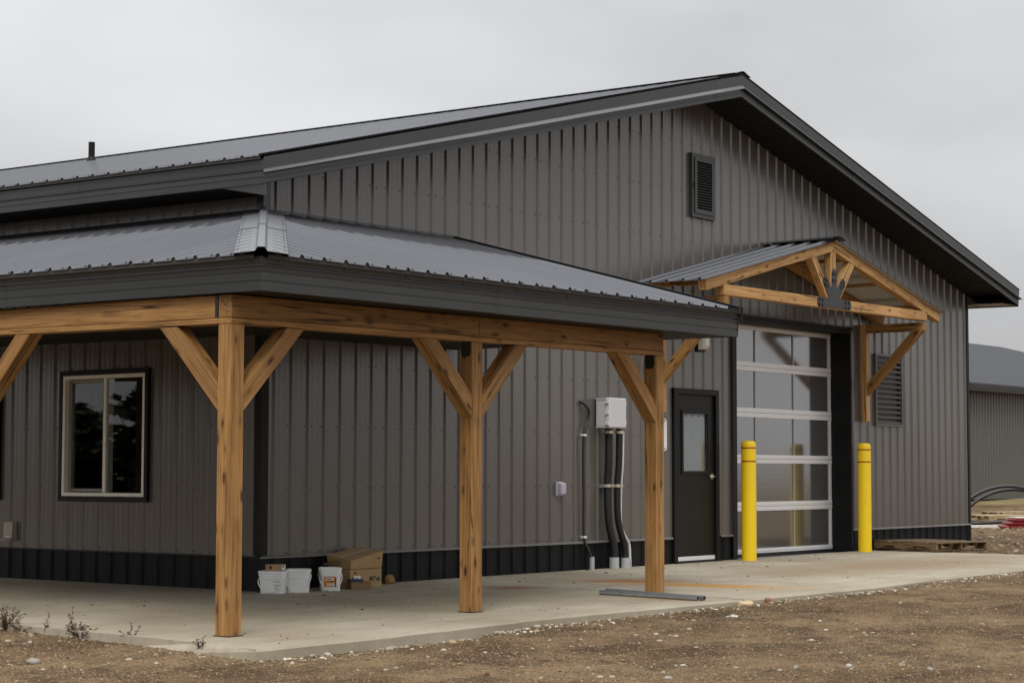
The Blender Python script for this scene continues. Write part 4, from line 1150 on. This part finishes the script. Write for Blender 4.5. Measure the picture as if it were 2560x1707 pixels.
# small carton on the first bucket
t = tag(empty('small_carton', (-.05, -.25, sz(-.05, -.25) + .2055), R(-32)), 'small brown carton lying on the white bucket lid', 'box')
MB().box(-.085, .085, -.045, .045, 0, .056).build('carton', CARD, t, .002)
mb = MB(); mb.quad((-.07, -.0462, .015), (-.045, -.0462, .015), (-.045, -.0462, .042), (-.07, -.0462, .042)); mb.build('printed_mark', INK, t, recalc=False)
mb = MB(); mb.quad((.048, -.0462, .004), (.083, -.0462, .004), (.083, -.0462, .052), (.048, -.0462, .052)); mb.build('address_label', PAPER, t, recalc=False)
mb = MB(); mb.quad((.055, -.0466, .030), (.072, -.0466, .030), (.072, -.0466, .046), (.055, -.0466, .046)); mb.build('printed_mark', INK, t, recalc=False)
# the two big cardboard boxes
zz = sz(1, -.3)
t = tag(empty('cardboard_box', (1.075, -.20, zz), R(2)), 'brown cardboard box lettered MiTek standing on the slab', 'box')
MB().box(-.235, .235, -.15, .15, 0, .175).build('carton', CARD, t, .003)
mb = MB(); mb.prism([(-.15, .0), (-.02, .0), (-.012, .012), (-.145, .02)], 0, .004, lambda u, v, w_: (-.235 + v * 1.0 - .06 * (u + .15), u, .176 + w_)); mb.build('flap', CARDD, t)
for x, z, a in ((-.175, .135, .02), (-.155, .128, .012)): MB().box(x, x + a, -.1512, -.1502, z, z + .018).build('printed_mark', INK, t)
MB().box(.10, .20, -.1512, -.1502, .040, .043).build('printed_line', INK, t)
def text_mesh(txt, size, par, loc, rot):
    cu = bpy.data.curves.new('lettering', 'FONT'); cu.body = txt; cu.size = size; cu.align_x = 'CENTER'; cu.extrude = .0004; cu.offset = .0012
    ob = bpy.data.objects.new('tmp', cu); COL.objects.link(ob)
    dg = bpy.context.evaluated_depsgraph_get(); me = bpy.data.meshes.new_from_object(ob.evaluated_get(dg))
    bpy.data.objects.remove(ob); me.materials.clear(); me.materials.append(INK)
    o = bpy.data.objects.new('lettering', me); COL.objects.link(o); o.parent = par; o.location = loc; o.rotation_euler = rot; return o
text_mesh('MiTek', .066, t, (.130, -.1515, .058), (R(90), 0, 0))
t = tag(empty('crushed_carton', (1.075, -.20, zz + .176), R(2)), 'crushed brown cardboard box with taped lid tilted on top of the lettered box', 'box')
# skewed body: right end higher than the left
V8 = [(-.225, -.152, .002), (.235, -.152, .004), (.228, .14, .002), (-.215, .14, .002), (-.205, -.135, .082), (.245, -.160, .165), (.20, .12, .20), (-.26, .13, .135)]
mb = MB(); mb.v = V8; mb.f = [(0, 3, 2, 1), (4, 5, 6, 7), (0, 1, 5, 4), (1, 2, 6, 5), (2, 3, 7, 6), (3, 0, 4, 7)]; mb.build('carton', CARD, t, .003)
def bil(u, v, o=.003):
    A, B, C_, D = [Vector(V8[k]) for k in (4, 5, 6, 7)]
    return tuple(A * (1 - u) * (1 - v) + B * u * (1 - v) + C_ * u * v + D * (1 - u) * v + Vector((0, 0, o)))
mb = MB(); mb.quad(bil(.0, .42), bil(1, .42), bil(1, .56), bil(0, .56)); mb.build('tape', TAPE, t, recalc=False)
mb = MB(); mb.quad(bil(.0, .49, .0045), bil(1, .49, .0045), bil(1, .502, .0045), bil(0, .502, .0045)); mb.build('lid_seam', INK, t, recalc=False)
mb = MB(); mb.prism([(-.31, .02), (-.22, .05), (-.225, .06), (-.315, .03)], -.02, .12, lambda u, v, w_: (u, w_, v + .02)); mb.build('torn_flap', CARDD, t)
MB().box(.17, .19, -.164, -.158, .09, .105).build('printed_mark', INK, t)
t = tag(empty('shallow_carton', (.86, -.46, zz), R(-28)), 'shallow open brown carton between the orange-labelled bucket and the lettered box', 'box')
mb = MB(); w_, d_, h_ = .10, .07, .065
for bx in ((-w_, w_, -d_, -d_ + .005, 0, h_), (-w_, w_, d_ - .005, d_, 0, h_), (-w_, -w_ + .005, -d_ + .005, d_ - .005, 0, h_), (w_ - .005, w_, -d_ + .005, d_ - .005, 0, h_), (-w_ + .005, w_ - .005, -d_ + .005, d_ - .005, 0, .005)): mb.box(*bx)
mb.build('carton', CARDD, t)
t = tag(empty('blue_packet', (.84, -.45, zz + .0052), R(-28)), 'dark blue packet inside the shallow carton', 'packet')
MB().box(-.075, .06, -.03, .05, 0, .085).build('packet', BLUEP, t, .004)
t = tag(empty('paper_sheet', (.915, -.375, zz), R(-5)), 'white printed sheet leaning on the lettered cardboard box', 'paper')
mb = MB(); mb.prism([(-.07, 0), (.05, .0), (.075, .115), (-.06, .115)], 0, .0015, lambda u, v, w_: (u, v * .16 + w_, v)); mb.build('sheet', PAPER, t)
mb = MB(); mb.prism([(-.045, .08), (-.012, .08), (-.012, .10), (-.045, .10)], -.001, -.0004, lambda u, v, w_: (u, v * .16 + w_, v)); mb.build('printed_mark', INK, t)
mb = MB(); mb.prism([(.005, .07), (.03, .07), (.03, .095), (.005, .095)], -.001, -.0004, lambda u, v, w_: (u, v * .16 + w_, v)); mb.build('printed_mark', INK, t)
t = tag(empty('bottle', (1.40, -.17, zz)), 'small dark bottle just right of the lettered cardboard box', 'bottle')
MB().loft([[(r_ * math.cos(2 * math.pi * k / 16), r_ * math.sin(2 * math.pi * k / 16), z) for k in range(16)] for z, r_ in ((0, .026), (.095, .026), (.118, .012), (.125, .012))]).build('body', STEELB, t, smooth=False)
MB().loft([[(.0265 * math.cos(2 * math.pi * k / 16), .0265 * math.sin(2 * math.pi * k / 16), z) for k in range(16)] for z in (.03, .075)], False, False).build('label_band', REDP, t)
MB().tube([(0, 0, .123), (0, 0, .142)], .013, 12).build('cap', PAPER, t)
t = tag(empty('yellow_pouch', (1.66, -.14, sz(1.7, -.1)), R(12)), 'crumpled ochre pouch on the slab against the wainscot', 'pouch')
rg = []
for z, a, b_ in ((0, .09, .04), (.02, .095, .045), (.05, .085, .03), (.075, .07, .012), (.082, .065, .006)):
    rg.append([(a * math.cos(2 * math.pi * k / 14) * (1 + .08 * math.sin(k * 5 + z * 40)), b_ * math.sin(2 * math.pi * k / 14), z + .012 * math.sin(k * 2.3) * (z > 0)) for k in range(14)])
MB().loft(rg).build('pouch', plain('ochre_sack', (.20, .12, .025), .8), t, smooth=True)

# ------------------------------------------------------------------ galvanised pipes lying by the third post
def pipe(A, B, r_, label):
    t_ = tag(empty('steel_pipe', A), label, 'pipe', 'galvanised pipes on the slab edge')
    A = Vector(A); B = Vector(B) - A; n = 20; x = B.normalized(); u = x.cross(Vector((0, 0, 1))).normalized(); w_ = x.cross(u)
    rings = []
    for q, rr_ in ((Vector(), r_ * .86), (Vector(), r_), (B, r_), (B, r_ * .86), (B * .02, r_ * .86)):
        rings.append([tuple(q + (u * math.cos(2 * math.pi * k / n) + w_ * math.sin(2 * math.pi * k / n)) * rr_) for k in range(n)])
    smooth_by_angle(MB().loft(rings, False, False).build('tube', GALV, t_, recalc=True), 40); return t_
r_ = .0215
pa = [(1.665, -2.70), (1.545, -3.83)]; pb = [(1.875, -2.62), (1.60, -3.86)]
for q, lb in ((pa, 'nearer galvanised steel pipe lying on the slab in front of the third post'), (pb, 'farther galvanised steel pipe lying on the slab in front of the third post')):
    pipe((q[0][0], q[0][1], sz(*q[0]) + r_ + .001), (q[1][0], q[1][1], sz(*q[1]) + r_ + .001), r_, lb)

# ------------------------------------------------------------------ pallets
def pallet(loc, rot, label, mat, tilt=0):
    t_ = tag(empty('pallet', loc, rot), label, 'pallet', 'wooden pallets')
    Lx, Ly = 1.20, 1.00
    for y in (-Ly / 2 + .02, 0, Ly / 2 - .02):
        mb = MB(); n0 = .09   # notched stringer
        poly = [(-Lx / 2, .016), (-.42, .016), (-.40, .052), (-.20, .052), (-.18, .016), (.18, .016), (.20, .052), (.40, .052), (.42, .016), (Lx / 2, .016), (Lx / 2, .104), (-Lx / 2, .104)]
        mb.prism(poly, y - .019, y + .019, lambda u, v, w__: (u, w__, v)); mb.build('stringer', mat, t_)
    for k in range(7):
        x = -Lx / 2 + .05 + k * (Lx - .10) / 6
        o = timber('deck_board', (0, 0, 0), (0, Ly, 0), .10 if k % 3 else .13, .016, mat, None, .002); o.parent = t_
        o.matrix_world = Matrix.Identity(4); o.matrix_basis = Matrix.Translation((x, -Ly / 2, .113 + random.uniform(-.001, .002))) @ Matrix.Rotation(R(90) + random.uniform(-.01, .01), 4, 'Z')
    for x in (-Lx / 2 + .06, 0, Lx / 2 - .06):
        o = timber('bottom_board', (0, 0, 0), (0, Ly, 0), .10, .015, mat, None, .002); o.parent = t_
        o.matrix_world = Matrix.Identity(4); o.matrix_basis = Matrix.Translation((x, -Ly / 2, .0075)) @ Matrix.Rotation(R(90), 4, 'Z')
    return t_
pallet((12.48, -.72, .030), R(72), 'weathered wooden pallet lying by the black wainscot right of the bollards', PALW)
def far(u, dep):
    q = CP + (Fv + Rv * ((u - 1280) / 4906.26)) * dep; return Vector((q.x, q.y, 0))
q = far(2490, 44.5); pallet((q.x, q.y, gz_base(q.x, q.y) + .03), R(-30), 'pale pallet lying farther off behind the red panels', PALP)
q = far(2530, 47); pallet((q.x, q.y, gz_base(q.x, q.y) + .05), R(-36), 'pale pallet farthest off in front of the grass', PALP)

# white board, red panels, black pipes beyond the corner
q = far(2470, 39.6); zg = gz_base(q.x, q.y)
t = tag(empty('white_board', (q.x, q.y, zg + .0), R(-52)), 'white board lying on the dirt beside the red panels', 'board')
MB().box(-.75, .55, -.12, .12, 0, .05).build('board', PLYW, t, .004)
q = far(2548, 39.0)
for k in range(3):
    t = tag(empty('red_panel', (q.x + .02 * k, q.y - .03 * k, gz_base(q.x, q.y) + .012 + k * .066), R(-52 + 2 * k)), ['lowest red steel panel of the stack on the dirt', 'middle red steel panel of the stack on the dirt', 'top red steel panel of the stack on the dirt'][k], 'panel', 'stacked red panels')
    mb = MB(); mb.prism([(-.42 + .05 * k, .03), (-.38 + .05 * k, .058), (.75, .058), (.75, .0), (-.38 + .05 * k, .0)], -.28, .28, lambda u, v, w__: (u, w__, v)); mb.build('shell', REDP, t, .008)
    MB().box(-.30, .7, -.289, -.281, .022, .034).build('rib', REDP, t)
t = tag(empty('white_sheet', (q.x + .03, q.y - .05, gz_base(q.x, q.y) + .212), R(-48)), 'thin pale sheet lying on top of the red panel stack', 'sheet')
MB().box(-.28, .75, -.27, .27, 0, .022).build('sheet', PLYW, t, .003)
def arch(u0, dep, rad, zc, label, r_, skew=0):
    q_ = far(u0, dep); zg_ = gz_base(q_.x, q_.y)
    t_ = tag(empty('plastic_pipe', (q_.x, q_.y, zg_)), label, 'pipe', 'black plastic pipes beyond the corner')
    pts_ = []
    amax = math.acos(max(-1, min(1, (-zc) / rad)))
    for k in range(41):
        a = lerp(-amax, amax, k / 40); s_ = rad * math.sin(a); z = zc + rad * math.cos(a)
        pts_.append((Rv.x * s_ + skew * s_ * Fv.x, Rv.y * s_ + skew * s_ * Fv.y, max(z, .0)))
    MB().tube(pts_, r_, 12).build('pipe', HOSEB, t_, smooth=True); return t_
arch(2514, 42, 1.36, -.545, 'outer arched black plastic pipe beyond the far corner', .038)
arch(2526, 42.4, 1.40, -.66, 'inner arched black plastic pipe beyond the far corner', .036, .06)
q = far(2455, 41); t = tag(empty('plastic_pipe', (q.x, q.y, gz_base(q.x, q.y) + .03)), 'straight black plastic pipe lying on the dirt beyond the corner', 'pipe', 'black plastic pipes beyond the corner')
MB().tube([(Rv.x * s_, Rv.y * s_, .035 + .02 * math.sin(s_ * 3)) for s_ in [-.6 + .1 * k for k in range(14)]], .035, 10).build('pipe', HOSEB, t, smooth=True)
q = far(2557, 41); t = tag(empty('steel_bar', (q.x, q.y, gz_base(q.x, q.y))), 'thin dark bar leaning up at the right picture edge behind the red panels', 'bar')
MB().tube([(Rv.x * -.08, Rv.y * -.08, .0), (Rv.x * .12, Rv.y * .12, .42)], .016, 8).build('bar', HOSEB, t)

# ------------------------------------------------------------------ neighbouring building
nb = tag(empty('neighbour_shed', (0, 0, 0)), 'long grey ribbed metal shed beyond the dirt at the far right', 'building')
NY, NX0, NX1, NZ0, NZE = 15.4, 30.0, 81.3, .2, 3.95
mb = MB(); x = NX0
while x < NX1:
    mb.quad((x, NY, NZ0), (x + .09, NY, NZ0), (x + .09, NY, NZE), (x, NY, NZE)); mb.quad((x + .09, NY, NZ0), (x + .12, NY - .035, NZ0), (x + .12, NY - .035, NZE), (x + .09, NY, NZE))
    mb.quad((x + .12, NY - .035, NZ0), (x + .20, NY - .035, NZ0), (x + .20, NY - .035, NZE), (x + .12, NY - .035, NZE)); mb.quad((x + .20, NY - .035, NZ0), (x + RB, NY, NZ0), (x + RB, NY, NZE), (x + .20, NY - .035, NZE)); x += RB
mb.build('wall', NEIGHW, nb, recalc=False)
MB().box(NX1, NX1 + .1, NY, NY + 26, NZ0, NZE).build('end_wall', NEIGHW, nb)
mb = MB(); RL = 13.5; x = NX0 - .5
while x < 81.8:
    for (a, da), (b_, db) in (((0, 0), (.10, 0)), ((.10, 0), (.13, .03)), ((.13, .03), (.19, .03)), ((.19, .03), (RB * 1, 0))):
        mb.quad((x + a, NY - .5, 4.02 + da), (x + b_, NY - .5, 4.02 + db), (x + b_, NY + RL, 4.02 + .25 * (RL + .5) + db), (x + a, NY + RL, 4.02 + .25 * (RL + .5) + da))
    x += RB
mb.build('roof', NEIGHR, nb, recalc=False)
mb = MB().strip([(-.3, 0), (0, 0), (.01, .12), (.03, .125), (.03, .16), (.015, .17), (.02, .27)], [((NX0 - .5, NY - .45, 3.84), (0, -1)), ((81.8, NY - .45, 3.84), (0, -1))]); mb.build('fascia', FASCIA, nb)
mb = MB(); mb.quad((NX0 - .5, NY - .46, 3.86), (81.8, NY - .46, 3.86), (81.8, NY, 3.86), (NX0 - .5, NY, 3.86)); mb.build('soffit', SOFFIT, nb, recalc=False)

# ------------------------------------------------------------------ trees far to the left: the side windows mirror them
LEAF = plain('tree_leaves', (.045, .055, .022), .8, .2, 0, .4, 3); BARK = plain('bark', (.06, .045, .035), .9, .1)
def tree_meshes(seed):
    rd_ = random.Random(seed); tk, lf = MB(), MB()
    tk.tube([(0, 0, -.2), (.1, 0, 2.5), (-.1, .1, 5.5), (.05, 0, 9.5)], [.28, .22, .14, .04], 8)
    cl = []
    for k_ in range(34):
        a = rd_.uniform(0, 6.28); z = rd_.uniform(.5, 9.5); rr_ = 3.0 * math.sin(math.pi * min(.97, max(.3, (z + 2.0) / 12.5))) * rd_.uniform(.3, 1); cl.append(Vector((rr_ * math.cos(a), rr_ * math.sin(a), z)))
        if k_ < 9: tk.tube([(0, 0, z * .75), tuple(cl[-1])], [.07, .02], 5)
    for c_ in cl:
        for _ in range(110):
            p_ = c_ + Vector((rd_.gauss(0, .55), rd_.gauss(0, .55), rd_.gauss(0, .45))); d = Vector((rd_.uniform(-1, 1), rd_.uniform(-1, 1), rd_.uniform(-1, 1))).normalized() * .46; e = d.cross(Vector((rd_.uniform(-1, 1), rd_.uniform(-1, 1), rd_.uniform(-1, 1)))).normalized() * .27
            lf.quad(tuple(p_ - d), tuple(p_ + e), tuple(p_ + d), tuple(p_ - e))
    return tk, lf
first = None
for k_ in range(30):
    x_, y_ = -62 - 6 * (k_ % 2) + 3 * math.sin(k_ * 2.1), 20 + k_ * 2.0
    if first is None:
        first = empty('tree', (x_, y_, gz_base(x_, y_))); tk, lf = tree_meshes(5); tk.build('trunk', BARK, first); lf.build('crown', LEAF, first, recalc=False); o = first
    else:
        o = copy_tree(first); o.location = (x_, y_, gz_base(x_, y_))
    o.rotation_euler.z = k_ * 1.3; sc_ = 1.0 + .3 * ((k_ * 7) % 5) / 5; o.scale = (sc_ * 1.15, sc_ * 1.15, sc_ * (.42 + .12 * math.sin(k_ * 1.9)))
    tag(o, 'dark leafy tree mirrored in the side window', 'tree', 'trees mirrored in the side windows')

# ------------------------------------------------------------------ stones and gravel
def stone_verts(r_, rnd, flat=.6):
    ph = (1 + 5 ** .5) / 2
    V = [(-1, ph, 0), (1, ph, 0), (-1, -ph, 0), (1, -ph, 0), (0, -1, ph), (0, 1, ph), (0, -1, -ph), (0, 1, -ph), (ph, 0, -1), (ph, 0, 1), (-ph, 0, -1), (-ph, 0, 1)]
    sx, sy, sz_ = rnd.uniform(.75, 1.3), rnd.uniform(.6, 1.0), rnd.uniform(flat * .7, flat * 1.2); a = rnd.uniform(0, 6.28); ca, sa = math.cos(a), math.sin(a)
    o = []
    for x, y, z in V:
        k = r_ / 1.902 * rnd.uniform(.82, 1.12); x, y, z = x * k * sx, y * k * sy, z * k * sz_
        o.append((x * ca - y * sa, x * sa + y * ca, z))
    return o
ICO = [(0, 11, 5), (0, 5, 1), (0, 1, 7), (0, 7, 10), (0, 10, 11), (1, 5, 9), (5, 11, 4), (11, 10, 2), (10, 7, 6), (7, 1, 8), (3, 9, 4), (3, 4, 2), (3, 2, 6), (3, 6, 8), (3, 8, 9), (4, 9, 5), (2, 4, 11), (6, 2, 10), (8, 6, 7), (9, 8, 1)]
OCT = [(0, 2, 4), (2, 1, 4), (1, 3, 4), (3, 0, 4)]
TINTS = [(.21, .148, .085), (.165, .113, .064), (.26, .198, .122), (.125, .084, .048), (.36, .30, .22), (.10, .066, .04), (.17, .14, .11), (.30, .19, .095), (.075, .048, .03), (.24, .165, .09)]
rnd = random.Random(11)
GV, GF, GC = [], [], []
def add_stone(x, y, r_, tint, sink=.35, simple=False):
    i = len(GV); z = gz(x, y)
    if simple:
        a = rnd.uniform(0, 6.28); e = rnd.uniform(.55, 1)
        pts_ = [(math.cos(a), math.sin(a), -.1), (-math.cos(a), -math.sin(a), -.1), (-math.sin(a) * e, math.cos(a) * e, -.1), (math.sin(a) * e, -math.cos(a) * e, -.1), (rnd.uniform(-.3, .3), rnd.uniform(-.3, .3), rnd.uniform(.45, .9))]
        for q in pts_: GV.append((x + q[0] * r_, y + q[1] * r_, z + q[2] * r_))
        for f_ in OCT: GF.append(tuple(i + k for k in f_))
        GC.extend([tint] * 5)
    else:
        for q in stone_verts(r_, rnd): GV.append((x + q[0], y + q[1], z + q[2] + r_ * (.5 - sink)))
        for f_ in ICO: GF.append(tuple(i + k for k in f_))
        GC.extend([tint] * 12)
AZ = math.atan2(Fv.x, Fv.y)
def sample(dmin, dmax, power=1.0):
    while True:
        d = dmin + (dmax - dmin) * rnd.random() ** power; a = AZ + rnd.uniform(-.31, .31)
        x, y = CP.x + d * math.sin(a), CP.y + d * math.cos(a)
        if not inside(x, y, -.015): return x, y
def dens(x, y): return .5 + .5 * noise.noise((x * .55, y * .55, 20)) + .35 * noise.noise((x * 2.1, y * 2.1, 21))
k = 0
while k < 50000:
    x, y = sample(10.2, 23, 1.25)
    if rnd.random() > .25 + .9 * dens(x, y): continue
    add_stone(x, y, rnd.uniform(.003, .0085) * (1 + .6 * rnd.random() ** 4), rnd.choice(TINTS[:4] + TINTS[5:]), simple=True); k += 1
k = 0
while k < 2000:
    x, y = sample(10.2, 24, 1.2)
    if rnd.random() > .2 + .9 * dens(x, y): continue
    add_stone(x, y, .007 + .013 * rnd.random() ** 2.5, rnd.choice(TINTS), .4); k += 1
for k in range(110):
    x, y = sample(10.2, 24, 1.2); add_stone(x, y, .014 + .014 * rnd.random() ** 2, rnd.choice(TINTS[:5]), .45)
# pebbles gathered along the slab edge
for k in range(2600):
    x = rnd.uniform(-3.8, 8.5); y = yfront(x) - .01 - abs(rnd.gauss(0, .11))
    if rnd.random() < .55 + .45 * noise.noise((x * 1.3, 3, 8)): add_stone(x, y, .006 + .017 * rnd.random() ** 2.6, rnd.choice(TINTS[:5] + [(.56, .51, .42)]), .3)
for k in range(500):
    y = rnd.uniform(-3.9, 2.0); x = xleft(y) - .01 - abs(rnd.gauss(0, .16)); add_stone(x, y, .008 + .014 * rnd.random() ** 2.2, rnd.choice(TINTS[:5]), .35)
# rubble beyond the right corner
for k in range(2600):
    d = rnd.uniform(26, 46); a = AZ + rnd.uniform(.205, .30); x, y = CP.x + d * math.sin(a), CP.y + d * math.cos(a)
    if not inside(x, y, -.02) : add_stone(x, y, .010 + .045 * rnd.random() ** 4, rnd.choice(TINTS), .4)
me = bpy.data.meshes.new('gravel'); me.from_pydata(GV, [], GF)
ca = me.color_attributes.new('tint', 'FLOAT_COLOR', 'POINT')
flat = [c_ for t_ in GC for c_ in (*t_, 1)]
ca.data.foreach_set('color', flat); me.materials.append(STONE)
go = bpy.data.objects.new('gravel', me); COL.objects.link(go); stuff(go)
go['label'] = 'loose gravel and pebbles scattered over the dirt'

# larger single stones
def ico_rock(r_, rd, sub=1):
    bm = bmesh.new(); bmesh.ops.create_icosphere(bm, subdivisions=2, radius=1)
    sx, sy, sz_ = rd.uniform(.8, 1.25), rd.uniform(.65, 1.0), rd.uniform(.42, .68); off = rd.random() * 90
    for v in bm.verts:
        n_ = v.co.copy(); k = 1 + .22 * noise.noise(n_ * 1.3 + Vector((off, 0, 0))) + .08 * noise.noise(n_ * 3.1 + Vector((0, off, 0)))
        v.co = Vector((n_.x * sx * k, n_.y * sy * k, n_.z * sz_ * k)) * r_
    me_ = bpy.data.meshes.new('stone'); bm.to_mesh(me_); bm.free()
    for q_ in me_.polygons: q_.use_smooth = True
    me_.materials.append(ROCK); return me_
RM = [ico_rock(1, random.Random(50 + k)) for k in range(8)]
def unproj(u, v):
    d = Fv + Rv * ((u - 1280) / 4906.26) - Uv * ((v - 853.5) / 4906.26); z = -.1
    for _ in range(25):
        q_ = CP + d * ((z - CP.z) / d.z); z = .5 * z + .5 * gz_base(q_.x, q_.y)
    return q_
def rock(x, y, r_, label, group, mi):
    o = bpy.data.objects.new('stone', RM[mi % 8]); COL.objects.link(o); o.scale = (r_,) * 3
    o.location = (x, y, gz(x, y) + r_ * .22); o.rotation_euler = (0, 0, mi * 1.7); tag(o, label, 'stone', group); return o
ORD = 'first second third fourth fifth sixth seventh eighth ninth tenth eleventh twelfth thirteenth fourteenth fifteenth sixteenth seventeenth eighteenth nineteenth'.split()
ORD += ['twentieth'] + ['twenty-' + w__ for w__ in ORD[:9]] + ['thirtieth'] + ['thirty-' + w__ for w__ in ORD[:9]]
def rank(rows_):
    return sorted(rows_, key=lambda q_: q_[0])
mi = 0; nth = 0
for u, v, r_ in rank(((84, 1659, .045), (323, 1650, .028), (391, 1661, .018), (75, 1606, .018), (20, 1603, .03), (235, 1598, .038), (1130, 1608, .036), (1110, 1626, .022), (1213, 1631, .017), (965, 1673, .02), (990, 1669, .022), (760, 1656, .022), (782, 1630, .025), (1832, 1539, .03), (1590, 1595, .022), (1690, 1593, .02), (1640, 1586, .024), (1675, 1590, .018), (2050, 1560, .022), (2065, 1570, .022), (1972, 1582, .018), (2250, 1512, .022), (2028, 1602, .024), (1990, 1675, .026), (1950, 1684, .02), (2325, 1671, .022), (2122, 1664, .026), (2160, 1580, .02), (1708, 1663, .024), (1670, 1690, .024), (1530, 1693, .024), (1500, 1695, .022), (1740, 1620, .016), (2285, 1616, .018))):
    q = unproj(u, v); mi += 1
    if not inside(q.x, q.y, -.03):
        rock(q.x, q.y, r_, ORD[nth] + ' loose stone from the left lying out on the open dirt', 'single stones on the dirt', mi); nth += 1
nth = 0
for u, v, r_ in rank(((870, 1611, .03), (896, 1612, .036), (900, 1618, .025), (1045, 1591, .03), (1080, 1589, .022), (1095, 1593, .02), (1170, 1578, .028), (1200, 1579, .026), (1235, 1568, .018), (1250, 1572, .026), (1290, 1566, .04), (1305, 1562, .024), (1262, 1574, .02), (1325, 1563, .022), (1340, 1562, .024), (1375, 1560, .02), (1408, 1551, .02), (1240, 1576, .018), (730, 1635, .024), (780, 1633, .028), (1580, 1533, .018), (1915, 1491, .024), (1890, 1498, .02), (2140, 1484, .02), (2155, 1483, .03), (2115, 1483, .018), (2180, 1481, .02), (2040, 1489, .024), (2224, 1470, .018))):
    q = unproj(u, v); mi += 1
    y = min(q.y, yfront(q.x) - r_ * .9); rock(q.x, y, r_, ORD[nth] + ' rounded stone from the left in the row along the slab edge', 'stones along the slab edge', mi); nth += 1
# flat broken pieces near the third post
def chip(u, v, a, b_, h_, rot, label, mat):
    q_ = unproj(u, v); y_ = min(q_.y, yfront(q_.x) - b_ * .8)
    t_ = MB().prism([(-a, -b_ * .5), (-a * .3, -b_), (a * .7, -b_ * .8), (a, b_ * .2), (a * .4, b_), (-a * .8, b_ * .7)], 0, h_, lambda x, y, w_: (x, y, w_ + .25 * h_ * x / a)).build('stone_slab', mat, None, .004)
    t_.location = (q_.x, y_, gz(q_.x, y_) - .004); t_.rotation_euler = (R(8), 0, rot); return tag(t_, label, 'stone')
TAN = plain('tan_flagstone', (.55, .42, .26), .85, .2, 0, .25, 18, .3); REDR = plain('red_stone', (.22, .10, .06), .85, .2, 0, .25, 18, .3)
chip(1852, 1512, .085, .07, .035, .3, 'flat tan piece of broken stone leaning by the slab edge', TAN)
chip(1890, 1505, .05, .04, .04, .9, 'reddish brown stone beside the flat tan stone', REDR)
chip(1830, 1541, .06, .022, .014, -.6, 'thin pale sliver of stone on the dirt below the flat tan stone', PLYW)

# ------------------------------------------------------------------ dry weeds on the left slab edge
def weed(u, v, hgt, n, spread, seed, label):
    rd = random.Random(seed); q_ = unproj(u, v); x = min(q_.x, xleft(q_.y) - .02)
    t_ = tag(empty('weed', (x, q_.y, gz(x, q_.y))), label, 'weed', 'dry weeds along the slab edge'); st_, lf = MB(), MB()
    for k in range(n):
        a = rd.uniform(0, 6.28); ln = hgt * rd.uniform(.45, 1) if k else hgt; s_ = spread * rd.uniform(.2, 1) * (1 if k else .25)
        P = [(0, 0, -.01)]
        for j in range(1, 7):
            f_ = j / 6; P.append((math.cos(a) * s_ * f_ + rd.uniform(-.006, .006), math.sin(a) * s_ * f_ + rd.uniform(-.006, .006), ln * (f_ - .25 * f_ * f_ * (s_ / spread)) * 1.1))
        st_.tube(P, [.0032 * (1 - .7 * j / 6) for j in range(7)], 5)
        for j in range(2, 7):
            for _ in range(6):
                b0 = Vector(P[j]) + Vector((rd.uniform(-.008, .008), rd.uniform(-.008, .008), rd.uniform(-.012, .006))); d = Vector((rd.uniform(-1, 1), rd.uniform(-1, 1), rd.uniform(-.1, 1))).normalized() * rd.uniform(.008, .020); sd_ = d.cross(Vector((rd.uniform(-1, 1), rd.uniform(-1, 1), rd.uniform(-1, 1)))).normalized() * rd.uniform(.002, .0045)
                lf.quad(tuple(b0), tuple(b0 + d * .5 + sd_), tuple(b0 + d), tuple(b0 + d * .5 - sd_))
    st_.build('stem', TWIG, t_, recalc=False); lf.build('leaves', WEED, t_, recalc=False); return t_
weed(14, 1575, .17, 22, .13, 1, 'bushy dry weed at the left picture edge by the slab')
weed(52, 1578, .08, 7, .17, 9, 'low spreading weed second from the left by the slab')
weed(138, 1583, .15, 3, .06, 2, 'thin single-stalked weed by the slab')
weed(205, 1590, .20, 6, .06, 3, 'tall upright weed left of the wide clump')
weed(235, 1592, .10, 24, .18, 4, 'wide dark weed clump in the middle of the left slab edge')
weed(392, 1603, .14, 5, .10, 5, 'leaning weed nearer the corner post')
weed(562, 1628, .11, 6, .07, 6, 'tiny reddish weed below the corner post')

# ------------------------------------------------------------------ specks of debris on the slab
rd = random.Random(21); mb = MB()
for k in range(520):
    x = rd.uniform(-3.5, 11.5); y = rd.uniform(-3.7, -.04) if x > 0 or rd.random() < .6 else rd.uniform(-3.5, 4)
    if x > 0: y = -.03 - 3.7 * rd.random() ** 1.4
    if inside(x, y, .05) and not (x > 0 and y > 0):
        s_ = rd.uniform(.004, .011) * (1 + 1.2 * (rd.random() < .06)); a = rd.uniform(0, 6.28); z = sz(x, y) + .001; i = len(mb.v)
        for j in range(5): mb.v.append((x + s_ * math.cos(a + j * 1.256) * rd.uniform(.5, 1.3), y + s_ * math.sin(a + j * 1.256) * rd.uniform(.5, 1.3), z))
        mb.v.append((x, y, z + s_ * .5)); mb.f += [(i + j, i + (j + 1) % 5, i + 5) for j in range(5)]
o = stuff(mb.build('debris', FLAKE, None, recalc=False)); o['label'] = 'dark specks of dirt and leaf litter on the slab'
